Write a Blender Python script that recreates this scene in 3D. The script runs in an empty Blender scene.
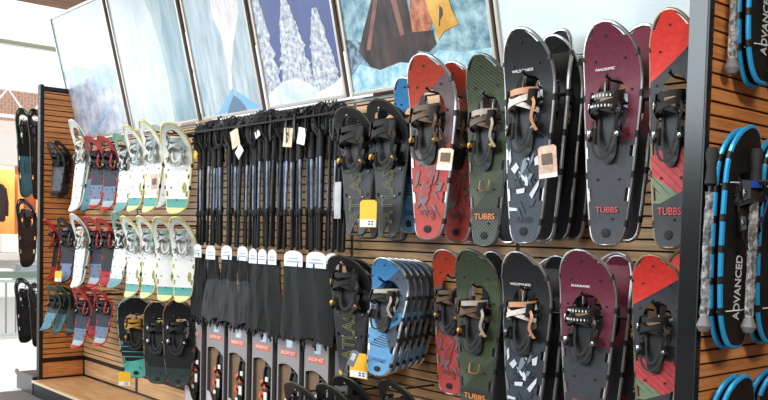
import bpy, bmesh, math, random
import numpy as np
from mathutils import Vector, Matrix
C = bpy.context.scene.collection
PI = math.pi
R = math.radians
random.seed(7)

# ------------------------------------------------------------------ camera
cd = bpy.data.cameras.new('camera'); cam = bpy.data.objects.new('camera', cd); C.objects.link(cam)
f_px, yaw, pitch, roll = 876.18, -0.85339, -0.04799, 0.02472
F = Vector((math.cos(pitch)*math.sin(yaw), math.cos(pitch)*math.cos(yaw), math.sin(pitch)))
Rt = Vector((math.cos(yaw), -math.sin(yaw), 0)); U = Rt.cross(F)
R2 = math.cos(roll)*Rt + math.sin(roll)*U; U2 = -math.sin(roll)*Rt + math.cos(roll)*U
m = Matrix((R2, U2, -F)).transposed().to_4x4(); m.translation = (8.25937, -3.3769, 1.45391)
cam.matrix_world = m
cd.sensor_width = 36; cd.lens = f_px*36/768; cd.shift_y = 75.165/768; cd.clip_end = 200
bpy.context.scene.camera = cam

# ------------------------------------------------------------------ light
sc = bpy.context.scene
sc.view_settings.view_transform = 'Standard'; sc.view_settings.look = 'None'
sc.view_settings.gamma = 1; sc.view_settings.use_curve_mapping = False
sc.view_settings.exposure = 0.0
wd = bpy.data.worlds.new('sky'); sc.world = wd; wd.use_nodes = True
bg = wd.node_tree.nodes['Background']; bg.inputs[0].default_value = (0.93, 0.97, 1.0, 1); bg.inputs[1].default_value = 1.25
def area(name, loc, tgt, sx, sy, power, col):
    l = bpy.data.lights.new(name, 'AREA'); l.shape = 'RECTANGLE'; l.size = sx; l.size_y = sy; l.energy = power; l.color = col
    o = bpy.data.objects.new(name, l); C.objects.link(o); o.location = loc
    o.rotation_euler = (Vector(tgt)-Vector(loc)).to_track_quat('-Z', 'Y').to_euler(); return o
area('window_daylight', (0.5, -9.0, 4.6), (3.0, 0, 1.6), 11, 3.2, 850, (0.80, 0.92, 1.0))
area('end_cap_fill_light', (9.9, -2.7, 3.9), (6.7, .1, 1.3), 1.0, .6, 150, (1.0, 0.93, 0.84))  # fill light added on the camera side to brighten the end cap
area('entrance_daylight', (-7.5, -3.0, 3.2), (0.5, -0.3, 1.6), 5, 3.5, 165, (0.95, 0.98, 1.0))
for lx in (2.0, 4.6, 7.4):
    area('ceiling_lamp_light', (lx, -3.1, 4.0), (lx, -0.2, 1.3), 0.9, 0.5, 34, (1.0, 0.9, 0.76))

# ------------------------------------------------------------------ materials
def lin(c): return c/12.92 if c <= 0.04045 else ((c+0.055)/1.055)**2.4
def col(r, g, b): return (lin(r/255), lin(g/255), lin(b/255), 1)
MATS = {}
def mat(name, rgb, rough=0.5, metal=0.0, var=0.0, scale=30.0, coat=0.0, alpha=1.0, emit=0.0):
    if name in MATS: return MATS[name]
    m = bpy.data.materials.new(name); m.use_nodes = True; nt = m.node_tree; b = nt.nodes['Principled BSDF']
    b.inputs['Base Color'].default_value = col(*rgb); b.inputs['Roughness'].default_value = rough; b.inputs['Metallic'].default_value = metal
    if coat: b.inputs['Coat Weight'].default_value = coat
    if alpha < 1: b.inputs['Alpha'].default_value = alpha
    if emit: b.inputs['Emission Color'].default_value = col(*rgb); b.inputs['Emission Strength'].default_value = emit
    if var:
        tc = nt.nodes.new('ShaderNodeTexCoord'); n = nt.nodes.new('ShaderNodeTexNoise'); n.inputs['Scale'].default_value = scale
        n.inputs['Detail'].default_value = 3
        nt.links.new(tc.outputs['Object'], n.inputs['Vector'])
        r = nt.nodes.new('ShaderNodeValToRGB'); r.color_ramp.elements[0].position = .3; r.color_ramp.elements[1].position = .7
        c = col(*rgb)
        r.color_ramp.elements[0].color = tuple(max(0, x*(1-var)) for x in c[:3])+(1,)
        r.color_ramp.elements[1].color = tuple(min(1, x*(1+var)) for x in c[:3])+(1,)
        nt.links.new(n.outputs['Fac'], r.inputs['Fac']); nt.links.new(r.outputs['Color'], b.inputs['Base Color'])
    MATS[name] = m; return m
def wood(name, c1, c2, scale=(1.2, 14, 14), rough=0.45):
    m = bpy.data.materials.new(name); m.use_nodes = True; nt = m.node_tree; b = nt.nodes['Principled BSDF']
    tc = nt.nodes.new('ShaderNodeTexCoord'); mp = nt.nodes.new('ShaderNodeMapping'); mp.inputs['Scale'].default_value = scale
    n = nt.nodes.new('ShaderNodeTexNoise'); n.inputs['Scale'].default_value = 2.2; n.inputs['Detail'].default_value = 6; n.inputs['Distortion'].default_value = .6
    r = nt.nodes.new('ShaderNodeValToRGB'); r.color_ramp.elements[0].position = .32; r.color_ramp.elements[1].position = .7
    r.color_ramp.elements[0].color = col(*c1); r.color_ramp.elements[1].color = col(*c2)
    nt.links.new(tc.outputs['Object'], mp.inputs['Vector']); nt.links.new(mp.outputs[0], n.inputs['Vector'])
    nt.links.new(n.outputs['Fac'], r.inputs['Fac']); nt.links.new(r.outputs['Color'], b.inputs['Base Color'])
    b.inputs['Roughness'].default_value = rough; MATS[name] = m; return m
def layered(name, base, layers, rough=0.5, grime=None):
    """deck printing: straight edged colour fields in the part's own coordinates (x across, z along)"""
    if name in MATS: return MATS[name]
    m = bpy.data.materials.new(name); m.use_nodes = True; nt = m.node_tree; N = nt.nodes; L = nt.links; b = N['Principled BSDF']
    b.inputs['Roughness'].default_value = rough
    tc = N.new('ShaderNodeTexCoord'); sp = N.new('ShaderNodeSeparateXYZ'); L.new(tc.outputs['Object'], sp.inputs[0])
    def math_(op, a, bb, cc=None):
        n = N.new('ShaderNodeMath'); n.operation = op
        for i, v in enumerate((a, bb, cc)):
            if v is None: continue
            if isinstance(v, (int, float)): n.inputs[i].default_value = v
            else: L.new(v, n.inputs[i])
        return n.outputs[0]
    X, Z = sp.outputs[0], sp.outputs[2]
    nz = N.new('ShaderNodeTexNoise'); nz.inputs['Scale'].default_value = 45; nz.inputs['Detail'].default_value = 4; L.new(tc.outputs['Object'], nz.inputs['Vector'])
    cur = None
    def mix(f, a, c2):
        n = N.new('ShaderNodeMix'); n.data_type = 'RGBA'
        if isinstance(f, (int, float)): n.inputs[0].default_value = f
        else: L.new(f, n.inputs[0])
        if a is None: n.inputs[6].default_value = col(*base)
        else: L.new(a, n.inputs[6])
        n.inputs[7].default_value = col(*c2); return n.outputs[2]
    for ly in layers:
        f = None
        for (a, bb, c) in ly['c']:
            s = math_('ADD', math_('MULTIPLY', X, a), math_('MULTIPLY', Z, bb)); s = math_('GREATER_THAN', s, c)
            f = s if f is None else math_('MULTIPLY', f, s)
        if 'stripe' in ly:
            dx, dz, per, duty = ly['stripe']
            s = math_('ADD', math_('MULTIPLY', X, dx/per), math_('MULTIPLY', Z, dz/per)); s = math_('FRACT', math_('ADD', s, 50.0), 0.0)
            s = math_('LESS_THAN', s, duty); f = s if f is None else math_('MULTIPLY', f, s)
        cur = mix(f, cur, ly['col'])
    g = N.new('ShaderNodeMix'); g.data_type = 'RGBA'; g.blend_type = 'MULTIPLY'; g.inputs[0].default_value = .12 if 'white' in name else .5
    if cur is None: g.inputs[6].default_value = col(*base)
    else: L.new(cur, g.inputs[6])
    b.inputs['Specular IOR Level'].default_value = .3; L.new(nz.outputs['Fac'], g.inputs[7]); L.new(g.outputs[2], b.inputs['Base Color'])
    MATS[name] = m; return m

black = mat('black_plastic', (15, 15, 17), .5, var=.3, scale=60)
blackm = mat('black_powder_metal', (20, 20, 22), .38)
rubber = mat('black_rubber', (11, 11, 12), .7)
silver = mat('brushed_aluminium', (205, 205, 205), .3, 1.0)
dsilver = mat('grey_metal', (120, 122, 126), .35, 1.0)
bronze = mat('bronze_tube', (150, 118, 95), .35, 1.0)
white = mat('white_plastic', (235, 236, 232), .45)
cream = mat('cream_card', (228, 205, 178), .7, var=.35, scale=30)
yellowcard = mat('yellow_card', (246, 186, 38), .6, var=.06, scale=10)
whitecard = mat('white_card', (238, 240, 245), .6)
brownstrap = mat('tan_strap', (92, 68, 45), .5, var=.3)
orange = mat('orange_plastic', (225, 98, 62), .45)
gold = mat('gold_plastic', (196, 150, 60), .35, .4)
redp = mat('red_plastic', (190, 34, 36), .4)
carpet = mat('grey_carpet', (116, 106, 104), .95, var=.35, scale=90)

# ------------------------------------------------------------------ mesh helpers
def obj(name, bm, mt, parent=None, smooth=True):
    me = bpy.data.meshes.new(name); 
    bmesh.ops.recalc_face_normals(bm, faces=bm.faces); bm.to_mesh(me); bm.free()
    for x in (mt if isinstance(mt, (list, tuple)) else [mt]): me.materials.append(x)
    o = bpy.data.objects.new(name, me); C.objects.link(o)
    if smooth:
        me.shade_smooth()
        try: me.set_sharp_from_angle(angle=R(38))
        except Exception: pass
    if parent: o.parent = parent
    return o
def tag(o, label, cat=None, group=None, kind=None):
    if label: o['label'] = label
    if cat: o['category'] = cat
    if group: o['group'] = group
    if kind: o['kind'] = kind
    return o
def thing(name, label, cat, loc=(0, 0, 0), rot=(0, 0, 0), group=None):
    o = bpy.data.objects.new(name, None); C.objects.link(o); o.location = loc; o.rotation_euler = rot
    o.empty_display_size = .05
    return tag(o, label, cat, group)
def struct(name, bm, mt): return tag(obj(name, bm, mt, smooth=False), None, kind='structure')
def box(bm, x0, x1, y0, y1, z0, z1, mi=0, bev=0.0):
    v = [bm.verts.new((x, y, z)) for x in (x0, x1) for y in (y0, y1) for z in (z0, z1)]
    fs = [bm.faces.new([v[i] for i in q]) for q in ((0,1,3,2),(4,6,7,5),(0,4,5,1),(2,3,7,6),(0,2,6,4),(1,5,7,3))]
    for f in fs: f.material_index = mi
    if bev:
        es = list({e for f in fs for e in f.edges})
        r = bmesh.ops.bevel(bm, geom=es, offset=bev, segments=2, affect='EDGES', profile=.6)
        for f in r['faces']: f.material_index = mi
def bx(*a, **k):
    bm = bmesh.new(); box(bm, *a, **k); return bm
def sweep(bm, pts, prof, closed=False, mi=0, up=None):
    """sweep a closed 2-D profile along pts; prof = list of (a,b) or callable(i)->list"""
    pts = [Vector(p) for p in pts]; n = len(pts); rings = []
    prev = None
    for i in range(n):
        a = pts[(i-1) % n] if (closed or i) else pts[0]; c = pts[(i+1) % n] if (closed or i < n-1) else pts[-1]
        t = (c-a); t = t.normalized() if t.length > 1e-9 else Vector((0, 0, 1))
        if up is not None:
            nn = Vector(up(i)) if callable(up) else Vector(up)
        else:
            nn = prev if prev is not None else (Vector((0, 1, 0)) if abs(t.y) < .9 else Vector((1, 0, 0)))
        nn = (nn - t*nn.dot(t)); nn = nn.normalized() if nn.length > 1e-6 else Vector((1, 0, 0))
        prev = nn; b = t.cross(nn)
        p = prof(i) if callable(prof) else prof
        rings.append([bm.verts.new(pts[i]+nn*u+b*v) for (u, v) in p])
    k = len(rings[0])
    for i in range(n if closed else n-1):
        A, B = rings[i], rings[(i+1) % n]
        for j in range(k):
            f = bm.faces.new((A[j], A[(j+1) % k], B[(j+1) % k], B[j])); f.material_index = mi
    if not closed:
        for rr in (rings[0], rings[-1]):
            f = bm.faces.new(rr); f.material_index = mi
def circ(r, n=8): return [(r*math.cos(2*PI*i/n), r*math.sin(2*PI*i/n)) for i in range(n)]
def tube(bm, pts, r, n=8, closed=False, mi=0): sweep(bm, pts, circ(r, n), closed, mi)
def ribbon(bm, pts, w, t, up, closed=False, mi=0): sweep(bm, pts, [(-t/2, -w/2), (t/2, -w/2), (t/2, w/2), (-t/2, w/2)], closed, mi, up)
def lathe(bm, prof, n=16, M=None, mi=0):
    """prof: (r,z) about z"""
    M = M or Matrix(); rings = []
    for r, z in prof: rings.append([bm.verts.new(M @ Vector((r*math.cos(2*PI*i/n), r*math.sin(2*PI*i/n), z))) for i in range(n)])
    for A, B in zip(rings, rings[1:]):
        for j in range(n):
            f = bm.faces.new((A[j], A[(j+1) % n], B[(j+1) % n], B[j])); f.material_index = mi
    for rr in (rings[0], rings[-1]):
        f = bm.faces.new(rr); f.material_index = mi
def prism(bm, poly, y0, y1, mi=0, M=None):
    """polygon in x,z given thickness in y"""
    M = M or Matrix()
    A = [bm.verts.new(M @ Vector((x, y0, z))) for x, z in poly]; B = [bm.verts.new(M @ Vector((x, y1, z))) for x, z in poly]
    fs = [bm.faces.new(A), bm.faces.new(B[::-1])]
    for i in range(len(poly)):
        j = (i+1) % len(poly); fs.append(bm.faces.new((A[i], A[j], B[j], B[i])))
    for f in fs: f.material_index = mi
def catmull(P, k=6):
    P = [Vector(p) for p in P]; out = []
    for i in range(len(P)-1):
        p0 = P[max(i-1, 0)]; p1 = P[i]; p2 = P[i+1]; p3 = P[min(i+2, len(P)-1)]
        for j in range(k):
            t = j/k; out.append(.5*((2*p1)+(p2-p0)*t+(2*p0-5*p1+4*p2-p3)*t*t+(3*p1-p0-3*p2+p3)*t**3))
    out.append(P[-1]); return out
TXT = {}
def text_mesh(s, size, mt, parent, loc, rot, name='lettering', width=None, ext=.0006, bold=0.0, shear=0, outline=False):
    key = (s, size, mt.name, width, bold, shear, outline)
    if key in TXT: me = TXT[key]
    else:
        cu = bpy.data.curves.new('t', 'FONT'); cu.body = s; cu.size = size; cu.extrude = ext; cu.align_x = 'CENTER'; cu.align_y = 'CENTER'; cu.offset = .0012 if s == 'ADVANCED' else bold; cu.shear = shear
        if outline: cu.fill_mode = 'NONE'; cu.extrude = 0; cu.bevel_depth = .0011; cu.bevel_resolution = 0
        o = bpy.data.objects.new('t', cu); C.objects.link(o); bpy.context.view_layer.update()
        me = bpy.data.meshes.new_from_object(o); bpy.data.objects.remove(o)
        if width:
            xs = [v.co.x for v in me.vertices]; k = width/(max(xs)-min(xs))
            for v in me.vertices: v.co.x *= k
        me.name = name; me.materials.clear(); me.materials.append(mt); TXT[key] = me
    o = bpy.data.objects.new(name, me); C.objects.link(o); o.location = loc; o.rotation_euler = rot; o.parent = parent; return o
def dup(root, loc=None, rot=None, scale=None):
    r = root.copy(); C.objects.link(r)
    if loc is not None: r.location = loc
    if rot is not None: r.rotation_euler = rot
    if scale is not None: r.scale = scale
    for ch in list(root.children):
        c = ch.copy(); C.objects.link(c); c.parent = r
        for g in list(ch.children):
            d = g.copy(); C.objects.link(d); d.parent = c
    return r

# ------------------------------------------------------------------ the shop: floor, ceiling, walls
FZ = -0.15
struct('floor', bx(-4.3, 13, -9.5, 6, FZ-.1, FZ), carpet)
bm = bmesh.new(); box(bm, -4.25, -0.35, -9.4, 5.9, FZ, FZ+.006); struct('trim_1', bm, mat('pale_polished_walkway', (250, 247, 242), .35, var=.05, scale=2))
soff = wood('brown_ceiling_boards', (120, 82, 52), (158, 112, 74), (9, 1, 9), .6)
bm = bmesh.new()
for i in range(40):
    box(bm, -0.62+i*.3, -0.62+i*.3+.292, -2.1, 3.2, 3.62, 3.68)
box(bm, -.6, 11.3, -2.1, 3.2, 3.685, 3.75); struct('ceiling', bm, soff)
bm = bmesh.new(); box(bm, 2.35, 9.5, 1.6, 1.68, FZ, 3.61); struct('wall_back', bm, wood('orange_brown_wall', (128, 84, 54), (170, 116, 76), (8, 8, 1), .6))

struct('wall_front_unseen', bx(-4.2, 13, -9.75, -9.65, FZ, 2.9), mat('unseen_wall_dark', (96, 90, 86), .8))  # unseen wall, added dark to cut ambient light and darken the pillar's reflection
struct('wall_right_unseen', bx(13, 13.1, -9.7, 6, FZ, 5.6), mat('unseen_wall_dark', (96, 90, 86), .8))  # unseen side wall, added to reduce the ambient light
bm = bmesh.new(); box(bm, -4.2, 13, -9.7, -2.11, 6.3, 6.4); struct('roof_unseen', bm, mat('unseen_roof_deck', (150, 146, 142), .8))  # unseen roof, added to block sky light from above
# ------------------------------------------------------------------ slatwall fixture
slatw = wood('slat_wood', (176, 132, 88), (216, 174, 126), (1.0, 9, 22), .42)
slatx = wood('slat_wood_end', (184, 112, 60), (232, 158, 94), (9, 1.0, 22), .42)
groove = mat('groove_dark', (30, 20, 15), .7)
PITCH = .0508
def slats(bm, a0, a1, z0, z1, along='x', at=0.0, face=-1, thick=.012):
    """boards with a dark recess between; groove positions follow z = 1.4035 + k*pitch"""
    k0 = math.floor((z0-1.4035)/PITCH)-1; z = 1.4035+k0*PITCH
    while z < z1:
        a, b = max(z+.0045, z0), min(z+PITCH-.0045, z1)
        if b-a > .008:
            if along == 'x': box(bm, a0, a1, at if face > 0 else at, at-face*-thick if face < 0 else at+thick, a, b) if False else box(bm, a0, a1, min(at, at-thick*-face), max(at, at-thick*-face), a, b)
            else: box(bm, min(at, at+thick*face), max(at, at+thick*face), a0, a1, a, b)
        z += PITCH
bays = [0.0, 1.15, 2.21, 3.15, 4.10, 5.41, 6.54]
desc = ['leftmost slatwall bay behind the small snowshoes beside the corner', 'slatwall bay behind the white snowshoes', 'slatwall bay behind the left half of the poles', 'slatwall bay behind the right half of the poles', 'slatwall bay behind the blue, red and olive snowshoes', 'slatwall bay behind the maroon snowshoes next to the pillar']
for i in range(6):
    a, b = bays[i], bays[i+1]
    t = thing('slatwall_bay', desc[i], 'slatwall', (0, 0, 0), group='slatwall bays of the back run')
    obj('backing_board', bx(a, b, .013, .045, 0.0, 2.24), groove, t, False)
    bm = bmesh.new(); slats(bm, a+.012, b-.012, .20, 2.235, 'x', 0.0, -1)
    # boards stand from y=0 to y=.012
    o = obj('slat_boards', bm, slatw, t, False); o.location = (0, 0.0, 0)
    obj('kick_panel', bx(a+.012, b-.012, 0.0, .012, .018, .155), slatw, t, False)
    obj('cap_rail', bx(a+.001, b-.001, -.012, .05, 2.24, 2.262), mat('pale_rail', (190, 190, 182), .4), t, False)
for i, x in enumerate(bays[1:-1]):
    t = obj('slatwall_upright', bx(x-.014, x+.014, -.008, .05, 0.02, 2.239), blackm, None, False)
    tag(t, ['black upright right of the leftmost slatwall bay', 'black upright between the white snowshoes and the poles', 'black upright hidden behind the middle of the poles', 'black upright between the black moulded snowshoes and the kit boxes', 'black upright behind the olive and white-sharded snowshoes'][i], 'upright', 'slatwall uprights')
# base shelf
shelf_top = wood('plywood_shelf', (196, 148, 100), (222, 178, 130), (1.2, 8, 4), .38)
for i in range(6):
    a, b = bays[i], bays[i+1]; a = max(a, .0)
    t = thing('base_shelf', ['plywood base shelf in the corner at bottom left', 'plywood base shelf below the turquoise snowshoe', 'plywood base shelf below the left kit boxes', 'plywood base shelf below the right kit boxes', 'plywood base shelf below the blue snowshoe stack', 'plywood base shelf below the maroon snowshoes'][i], 'shelf', group='base shelves')
    obj('shelf_board', bx(a+.002, b-.002, -.49, -.009, -.018, 0.0), shelf_top, t, False)
    obj('front_edge', bx(a+.002, b-.002, -.502, -.4905, -.02, 0.002), mat('pale_edge_strip', (225, 200, 165), .4), t, False)
    obj('kick_plate', bx(a+.002, b-.002, -.48, -.46, FZ, -.019), black, t, False)
# left return panel
YD = -0.415
t = thing('return_panel', 'narrow slatted return panel at the left corner with black post', 'slatwall')
obj('backing_board', bx(-.05, -.013, YD+.015, -.0, 0.0, 2.70), groove, t, False)
bm = bmesh.new(); slats(bm, YD+.017, -.012, .20, 2.69, 'y', -.012, 1); obj('slat_boards', bm, slatx, t, False)
bm = bmesh.new(); slats(bm, YD+.017, -.012, .20, 2.69, 'y', -.051, -1); obj('outer_slat_boards', bm, slatx, t, False)
obj('kick_panel', bx(-.012, 0, YD+.017, -.012, .018, .155), slatx, t, False)
obj('top_cap', bx(-.065, .002, YD+.017, .0, 2.70, 2.735), blackm, t, False)
p_ = obj('post', bx(-.066, .003, YD-.02, YD+.015, FZ, 2.75, bev=.004), black, t, False)
bm = bmesh.new()
for k in range(7): box(bm, -.012, -.005, YD-.0212, YD-.0195, 2.40+k*.045, 2.425+k*.045)
obj('post_slots', bm, mat('slot_grey', (170, 170, 170), .5), p_, False)
t = thing('outer_base_shelf', 'dark base foot of the return panel at the far side of the post', 'shelf')
bm = bmesh.new(); prism(bm, [(-.50, FZ), (-.068, FZ), (-.068, .02), (-.48, .02), (-.54, .035), (-.56, .005), (-.50, -.02)], -.47, -.45); obj('end_bracket', bm, mat('charcoal_laminate', (72, 68, 70), .35), t, False)
obj('shelf_board', bx(-.50, -.068, -.449, .6, -.02, .015), black, t, False)
obj('kick_plate', bx(-.48, -.46, -.448, .6, FZ, -.021), black, t, False)
# inner corner post
tag(obj('corner_trim', bx(-.012, .012, -.009, .012, .019, 2.239), blackm, None, False), 'thin black trim strip in the inside corner of the slatwall', 'trim')

# right end: pillar and end cap
WX = 6.614; YP = -.434
pil = mat('black_laminate_gloss', (20, 22, 25), .2)
pil.node_tree.nodes['Principled BSDF'].inputs['IOR'].default_value = 1.58
t = thing('end_pillar', 'tall glossy black pillar at the right end of the display', 'pillar')
obj('front_face', bx(6.54, 6.613, YP, YP+.02, FZ, 3.1, bev=.002), pil, t, False)
obj('side_panel', bx(6.54, 6.556, YP+.021, -.001, FZ, 3.1), black, t, False)
obj('edge_strip', bx(6.6135, 6.62, YP, YP+.022, FZ, 3.1), blackm, t, False)
t = thing('end_cap_slatwall', 'slatted wooden end cap wall carrying the bright blue snowshoes', 'slatwall')
obj('backing_board', bx(6.575, 6.599, YP+.022, .95, FZ, 3.1), groove, t, False)
bm = bmesh.new(); slats(bm, YP+.042, .95, 0.0, 3.1, 'y', 6.6, 1); o = obj('slat_boards', bm, slatx, t, False); o.location.z = 1.0491-1.4035-PITCH*math.floor((1.0491-1.4035)/PITCH)
st = obj('standard', bx(6.6, 6.616, YP+.023, YP+.040, FZ, 3.1), blackm, t, False)
bm = bmesh.new()
for k in range(118): box(bm, 6.6161, 6.6168, YP+.027, YP+.035, k*.0254-.1, k*.0254-.1+.014)
obj('slots', bm, bronze, st, False)
# base of end cap
t = thing('end_cap_plinth', 'black plinth under the end cap wall', 'shelf'); obj('shelf_board', bx(6.63, 7.05, YP, .95, -.02, 0), black, t, False); obj('kick_plate', bx(6.63, 7.03, YP+.01, .95, FZ, -.021), black, t, False)

# ------------------------------------------------------------------ posters
TILT = R(13.6)
def pic(name, c, c2, scale=(6, 6, 6), lo=.35, hi=.65, gx=None, rough=.25, gain=0.0):
    m = bpy.data.materials.new(name); m.use_nodes = True; nt = m.node_tree; N = nt.nodes; L = nt.links; b = N['Principled BSDF']
    tc = N.new('ShaderNodeTexCoord'); mp = N.new('ShaderNodeMapping'); mp.inputs['Scale'].default_value = scale
    n = N.new('ShaderNodeTexNoise'); n.inputs['Scale'].default_value = 1; n.inputs['Detail'].default_value = 8; n.inputs['Roughness'].default_value = .62
    L.new(tc.outputs['Object'], mp.inputs[0]); L.new(mp.outputs[0], n.inputs['Vector'])
    r = N.new('ShaderNodeValToRGB'); r.color_ramp.elements[0].position = lo; r.color_ramp.elements[1].position = hi
    r.color_ramp.elements[0].color = col(*c); r.color_ramp.elements[1].color = col(*c2); L.new(n.outputs['Fac'], r.inputs[0])
    out = r.outputs[0]
    if gx:   # printed picture fades from one colour to another: (axis, start, end, colour)
        sp = N.new('ShaderNodeSeparateXYZ'); L.new(tc.outputs['Object'], sp.inputs[0])
        mr = N.new('ShaderNodeMapRange'); mr.inputs[1].default_value = gx[1]; mr.inputs[2].default_value = gx[2]; L.new(sp.outputs[gx[0]], mr.inputs[0])
        mx = N.new('ShaderNodeMix'); mx.data_type = 'RGBA'; L.new(mr.outputs[0], mx.inputs[0]); L.new(out, mx.inputs[6]); mx.inputs[7].default_value = col(*gx[3]); out = mx.outputs[2]
    L.new(out, b.inputs['Base Color']); b.inputs['Roughness'].default_value = rough
    MATS[name] = m; return m
def poster(x0, x1, label, bgm, layers, H=1.15, frame=None):
    t = thing('framed_poster', label, 'poster', ((x0+x1)/2, -.06, 2.265), (TILT, 0, 0), 'framed winter posters above the slatwall')
    w = (x1-x0)/2; s0 = 0
    fm = frame or mat('poster_frame', (196, 190, 182), .35, .6)
    for a in (bx(-w, -w+.02, -.012, .012, s0, H, bev=.003), bx(w-.02, w, -.012, .012, s0, H, bev=.003)): obj('frame_side', a, fm, t, False)
    obj('frame_bottom', bx(-w+.021, w-.021, -.012, .012, s0, s0+.022, bev=.003), fm, t, False)
    obj('frame_top', bx(-w+.021, w-.021, -.012, .012, H-.022, H, bev=.003), fm, t, False)
    bk = obj('back_panel', bx(-w+.004, w-.004, .0125, .02, .004, H-.004), black, t, False)
    bm = bmesh.new(); box(bm, -w+.0205, w-.0205, 0, .012, s0+.0225, H-.0225, mi=0)
    ms = [bgm]; y = -.0004
    cx = (x0+x1)/2
    for mt_, poly in layers:
        if mt_ not in ms: ms.append(mt_)
        q = [(min(max(px-cx, -w+.021), w-.021), min(max(s-.025, s0+.023), H-.023)) for px, s in poly]
        prism(bm, q, y-.0004, y, mi=ms.index(mt_)); y -= .0005
    obj('picture', bm, ms, t, False); return t
def tree(cx, base, top, w, seed):
    rnd = random.Random(seed); n = 13; L_, R_ = [], []
    for i in range(n):
        f = i/n; ww = w*1.15*(1-f)**.75+.008
        z = base+(top-base)*f
        L_.append((cx-ww*rnd.uniform(.85, 1.1), z)); L_.append((cx-ww*rnd.uniform(.72, .85), z+(top-base)/n*.8))
        R_.append((cx+ww*rnd.uniform(.85, 1.1), z)); R_.append((cx+ww*rnd.uniform(.72, .85), z+(top-base)/n*.8))
    return L_+[(cx, top)]+R_[::-1]
snowt = pic('snowy_branches', (126, 136, 156), (226, 232, 238), (30, 30, 30), .36, .62)
p1bg = pic('pale_sky_print', (194, 212, 224), (216, 228, 234), (2, 2, 3), .4, .7, gx=(2, .85, .35, (172, 200, 216)))
p1hill = pic('snow_hill_print', (142, 154, 174), (200, 204, 214), (8, 8, 8), .4, .62)
poster(-.058, 1.11, 'framed poster of a pale snowy slope, leftmost of the row', p1bg,
  [(pic('blue_ridge_print', (136, 166, 188), (172, 192, 208), (9, 9, 9), .4, .6), [(-0.047,0.673), (0.275,0.689), (0.575,0.616), (0.871,0.648), (0.981,0.583), (1.180,0.542), (1.181,-0.218), (-0.159,-0.156)]),
   (p1hill, [(-0.042,0.598), (0.190,0.499), (0.455,0.560), (0.642,0.415), (0.877,0.460), (1.134,0.330), (1.181,-0.218), (-0.208,-0.153)]),
   (pic('blue_shadow_print', (128, 152, 180), (156, 176, 198), (12, 12, 12), .4, .6), [(0.774,0.262), (0.854,0.255), (0.324,-0.010), (0.146,0.001)])])
p2bg = pic('misty_forest_print', (138, 166, 174), (176, 194, 197), (5, 5, 1.6), .38, .66, gx=(0, .15, -.5, (212, 222, 225)))
poster(1.168, 2.30, 'framed poster of a misty pale forest, second from the left', p2bg,
  [(pic('pale_trunk_print', (180, 194, 198), (204, 212, 214), (10, 10, 3), .4, .6), [(1.489,0.901), (1.789,1.079), (1.883,0.837), (1.930,0.641), (1.945,0.372), (1.913,-0.014), (1.074,0.046), (1.309,0.608)]),
   (pic('dark_trunk_print', (104, 140, 154), (146, 172, 182), (8, 8, 2), .4, .6), [(2.056,1.000), (2.325,0.965), (2.336,0.474), (2.366,0.324), (2.333,-0.029), (1.951,-0.001), (2.008,0.441), (1.992,0.708)])])
p3bg = pic('grey_forest_print', (142, 164, 178), (196, 210, 216), (14, 14, 3), .36, .64)
smoke = pic('smoke_print', (214, 206, 212), (238, 236, 238), (10, 10, 5), .4, .6)
tentb = mat('tent_blue_print', (120, 180, 226), .3); tentw = mat('tent_dark_print', (88, 120, 150), .3)
poster(2.36, 3.18, 'framed poster of smoke rising over a blue tent, third from left', p3bg,
  [(smoke, [(2.752,0.832), (3.095,0.797), (3.084,0.694), (2.961,0.528), (2.866,0.336), (2.831,0.202), (2.792,0.206), (2.826,0.411), (2.809,0.585), (2.747,0.711)]),
   (tentb, [(2.836,0.215), (2.561,-0.046), (2.662,-0.039), (2.825,0.146)]), (tentb, [(2.857,0.199), (3.155,0.019), (2.999,0.005), (2.877,0.141)]), (tentw, [(2.832,0.167), (2.910,0.124), (2.974,0.007), (2.704,0.001)])])
p4bg = pic('deep_blue_sky_print', (72, 86, 138), (104, 116, 160), (1.5, 1.5, 1), .3, .8)
def px(*a): return a
def mirrored(pl): return pl
poster(3.235, 4.089, 'framed poster of three snow-laden firs under a dark blue sky', p4bg,
  [(snowt, tree([(3.230,0.358)][0][0], -.3, 1.15, .24, 3)),
   (snowt, tree([(3.608,0.309)][0][0], .0, [(3.663,0.706)][0][1], .20, 5)),
   (snowt, tree([(3.901,0.150)][0][0], .0, [(3.941,0.585)][0][1], .16, 8)),
   (pic('snow_ground_print', (198, 216, 236), (244, 248, 250), (6, 6, 6), .4, .6), [(3.237,0.119), (3.448,0.188), (3.607,0.196), (3.743,0.143), (3.811,0.086), (3.982,0.116), (4.130,0.159), (4.104,-0.016), (3.218,-0.014)])])
p5bg = pic('icy_forest_print', (74, 124, 146), (180, 212, 218), (12, 12, 12), .36, .66)
tentm = pic('brown_tent_print', (34, 32, 36), (88, 72, 66), (12, 12, 4), .35, .7)
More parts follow.
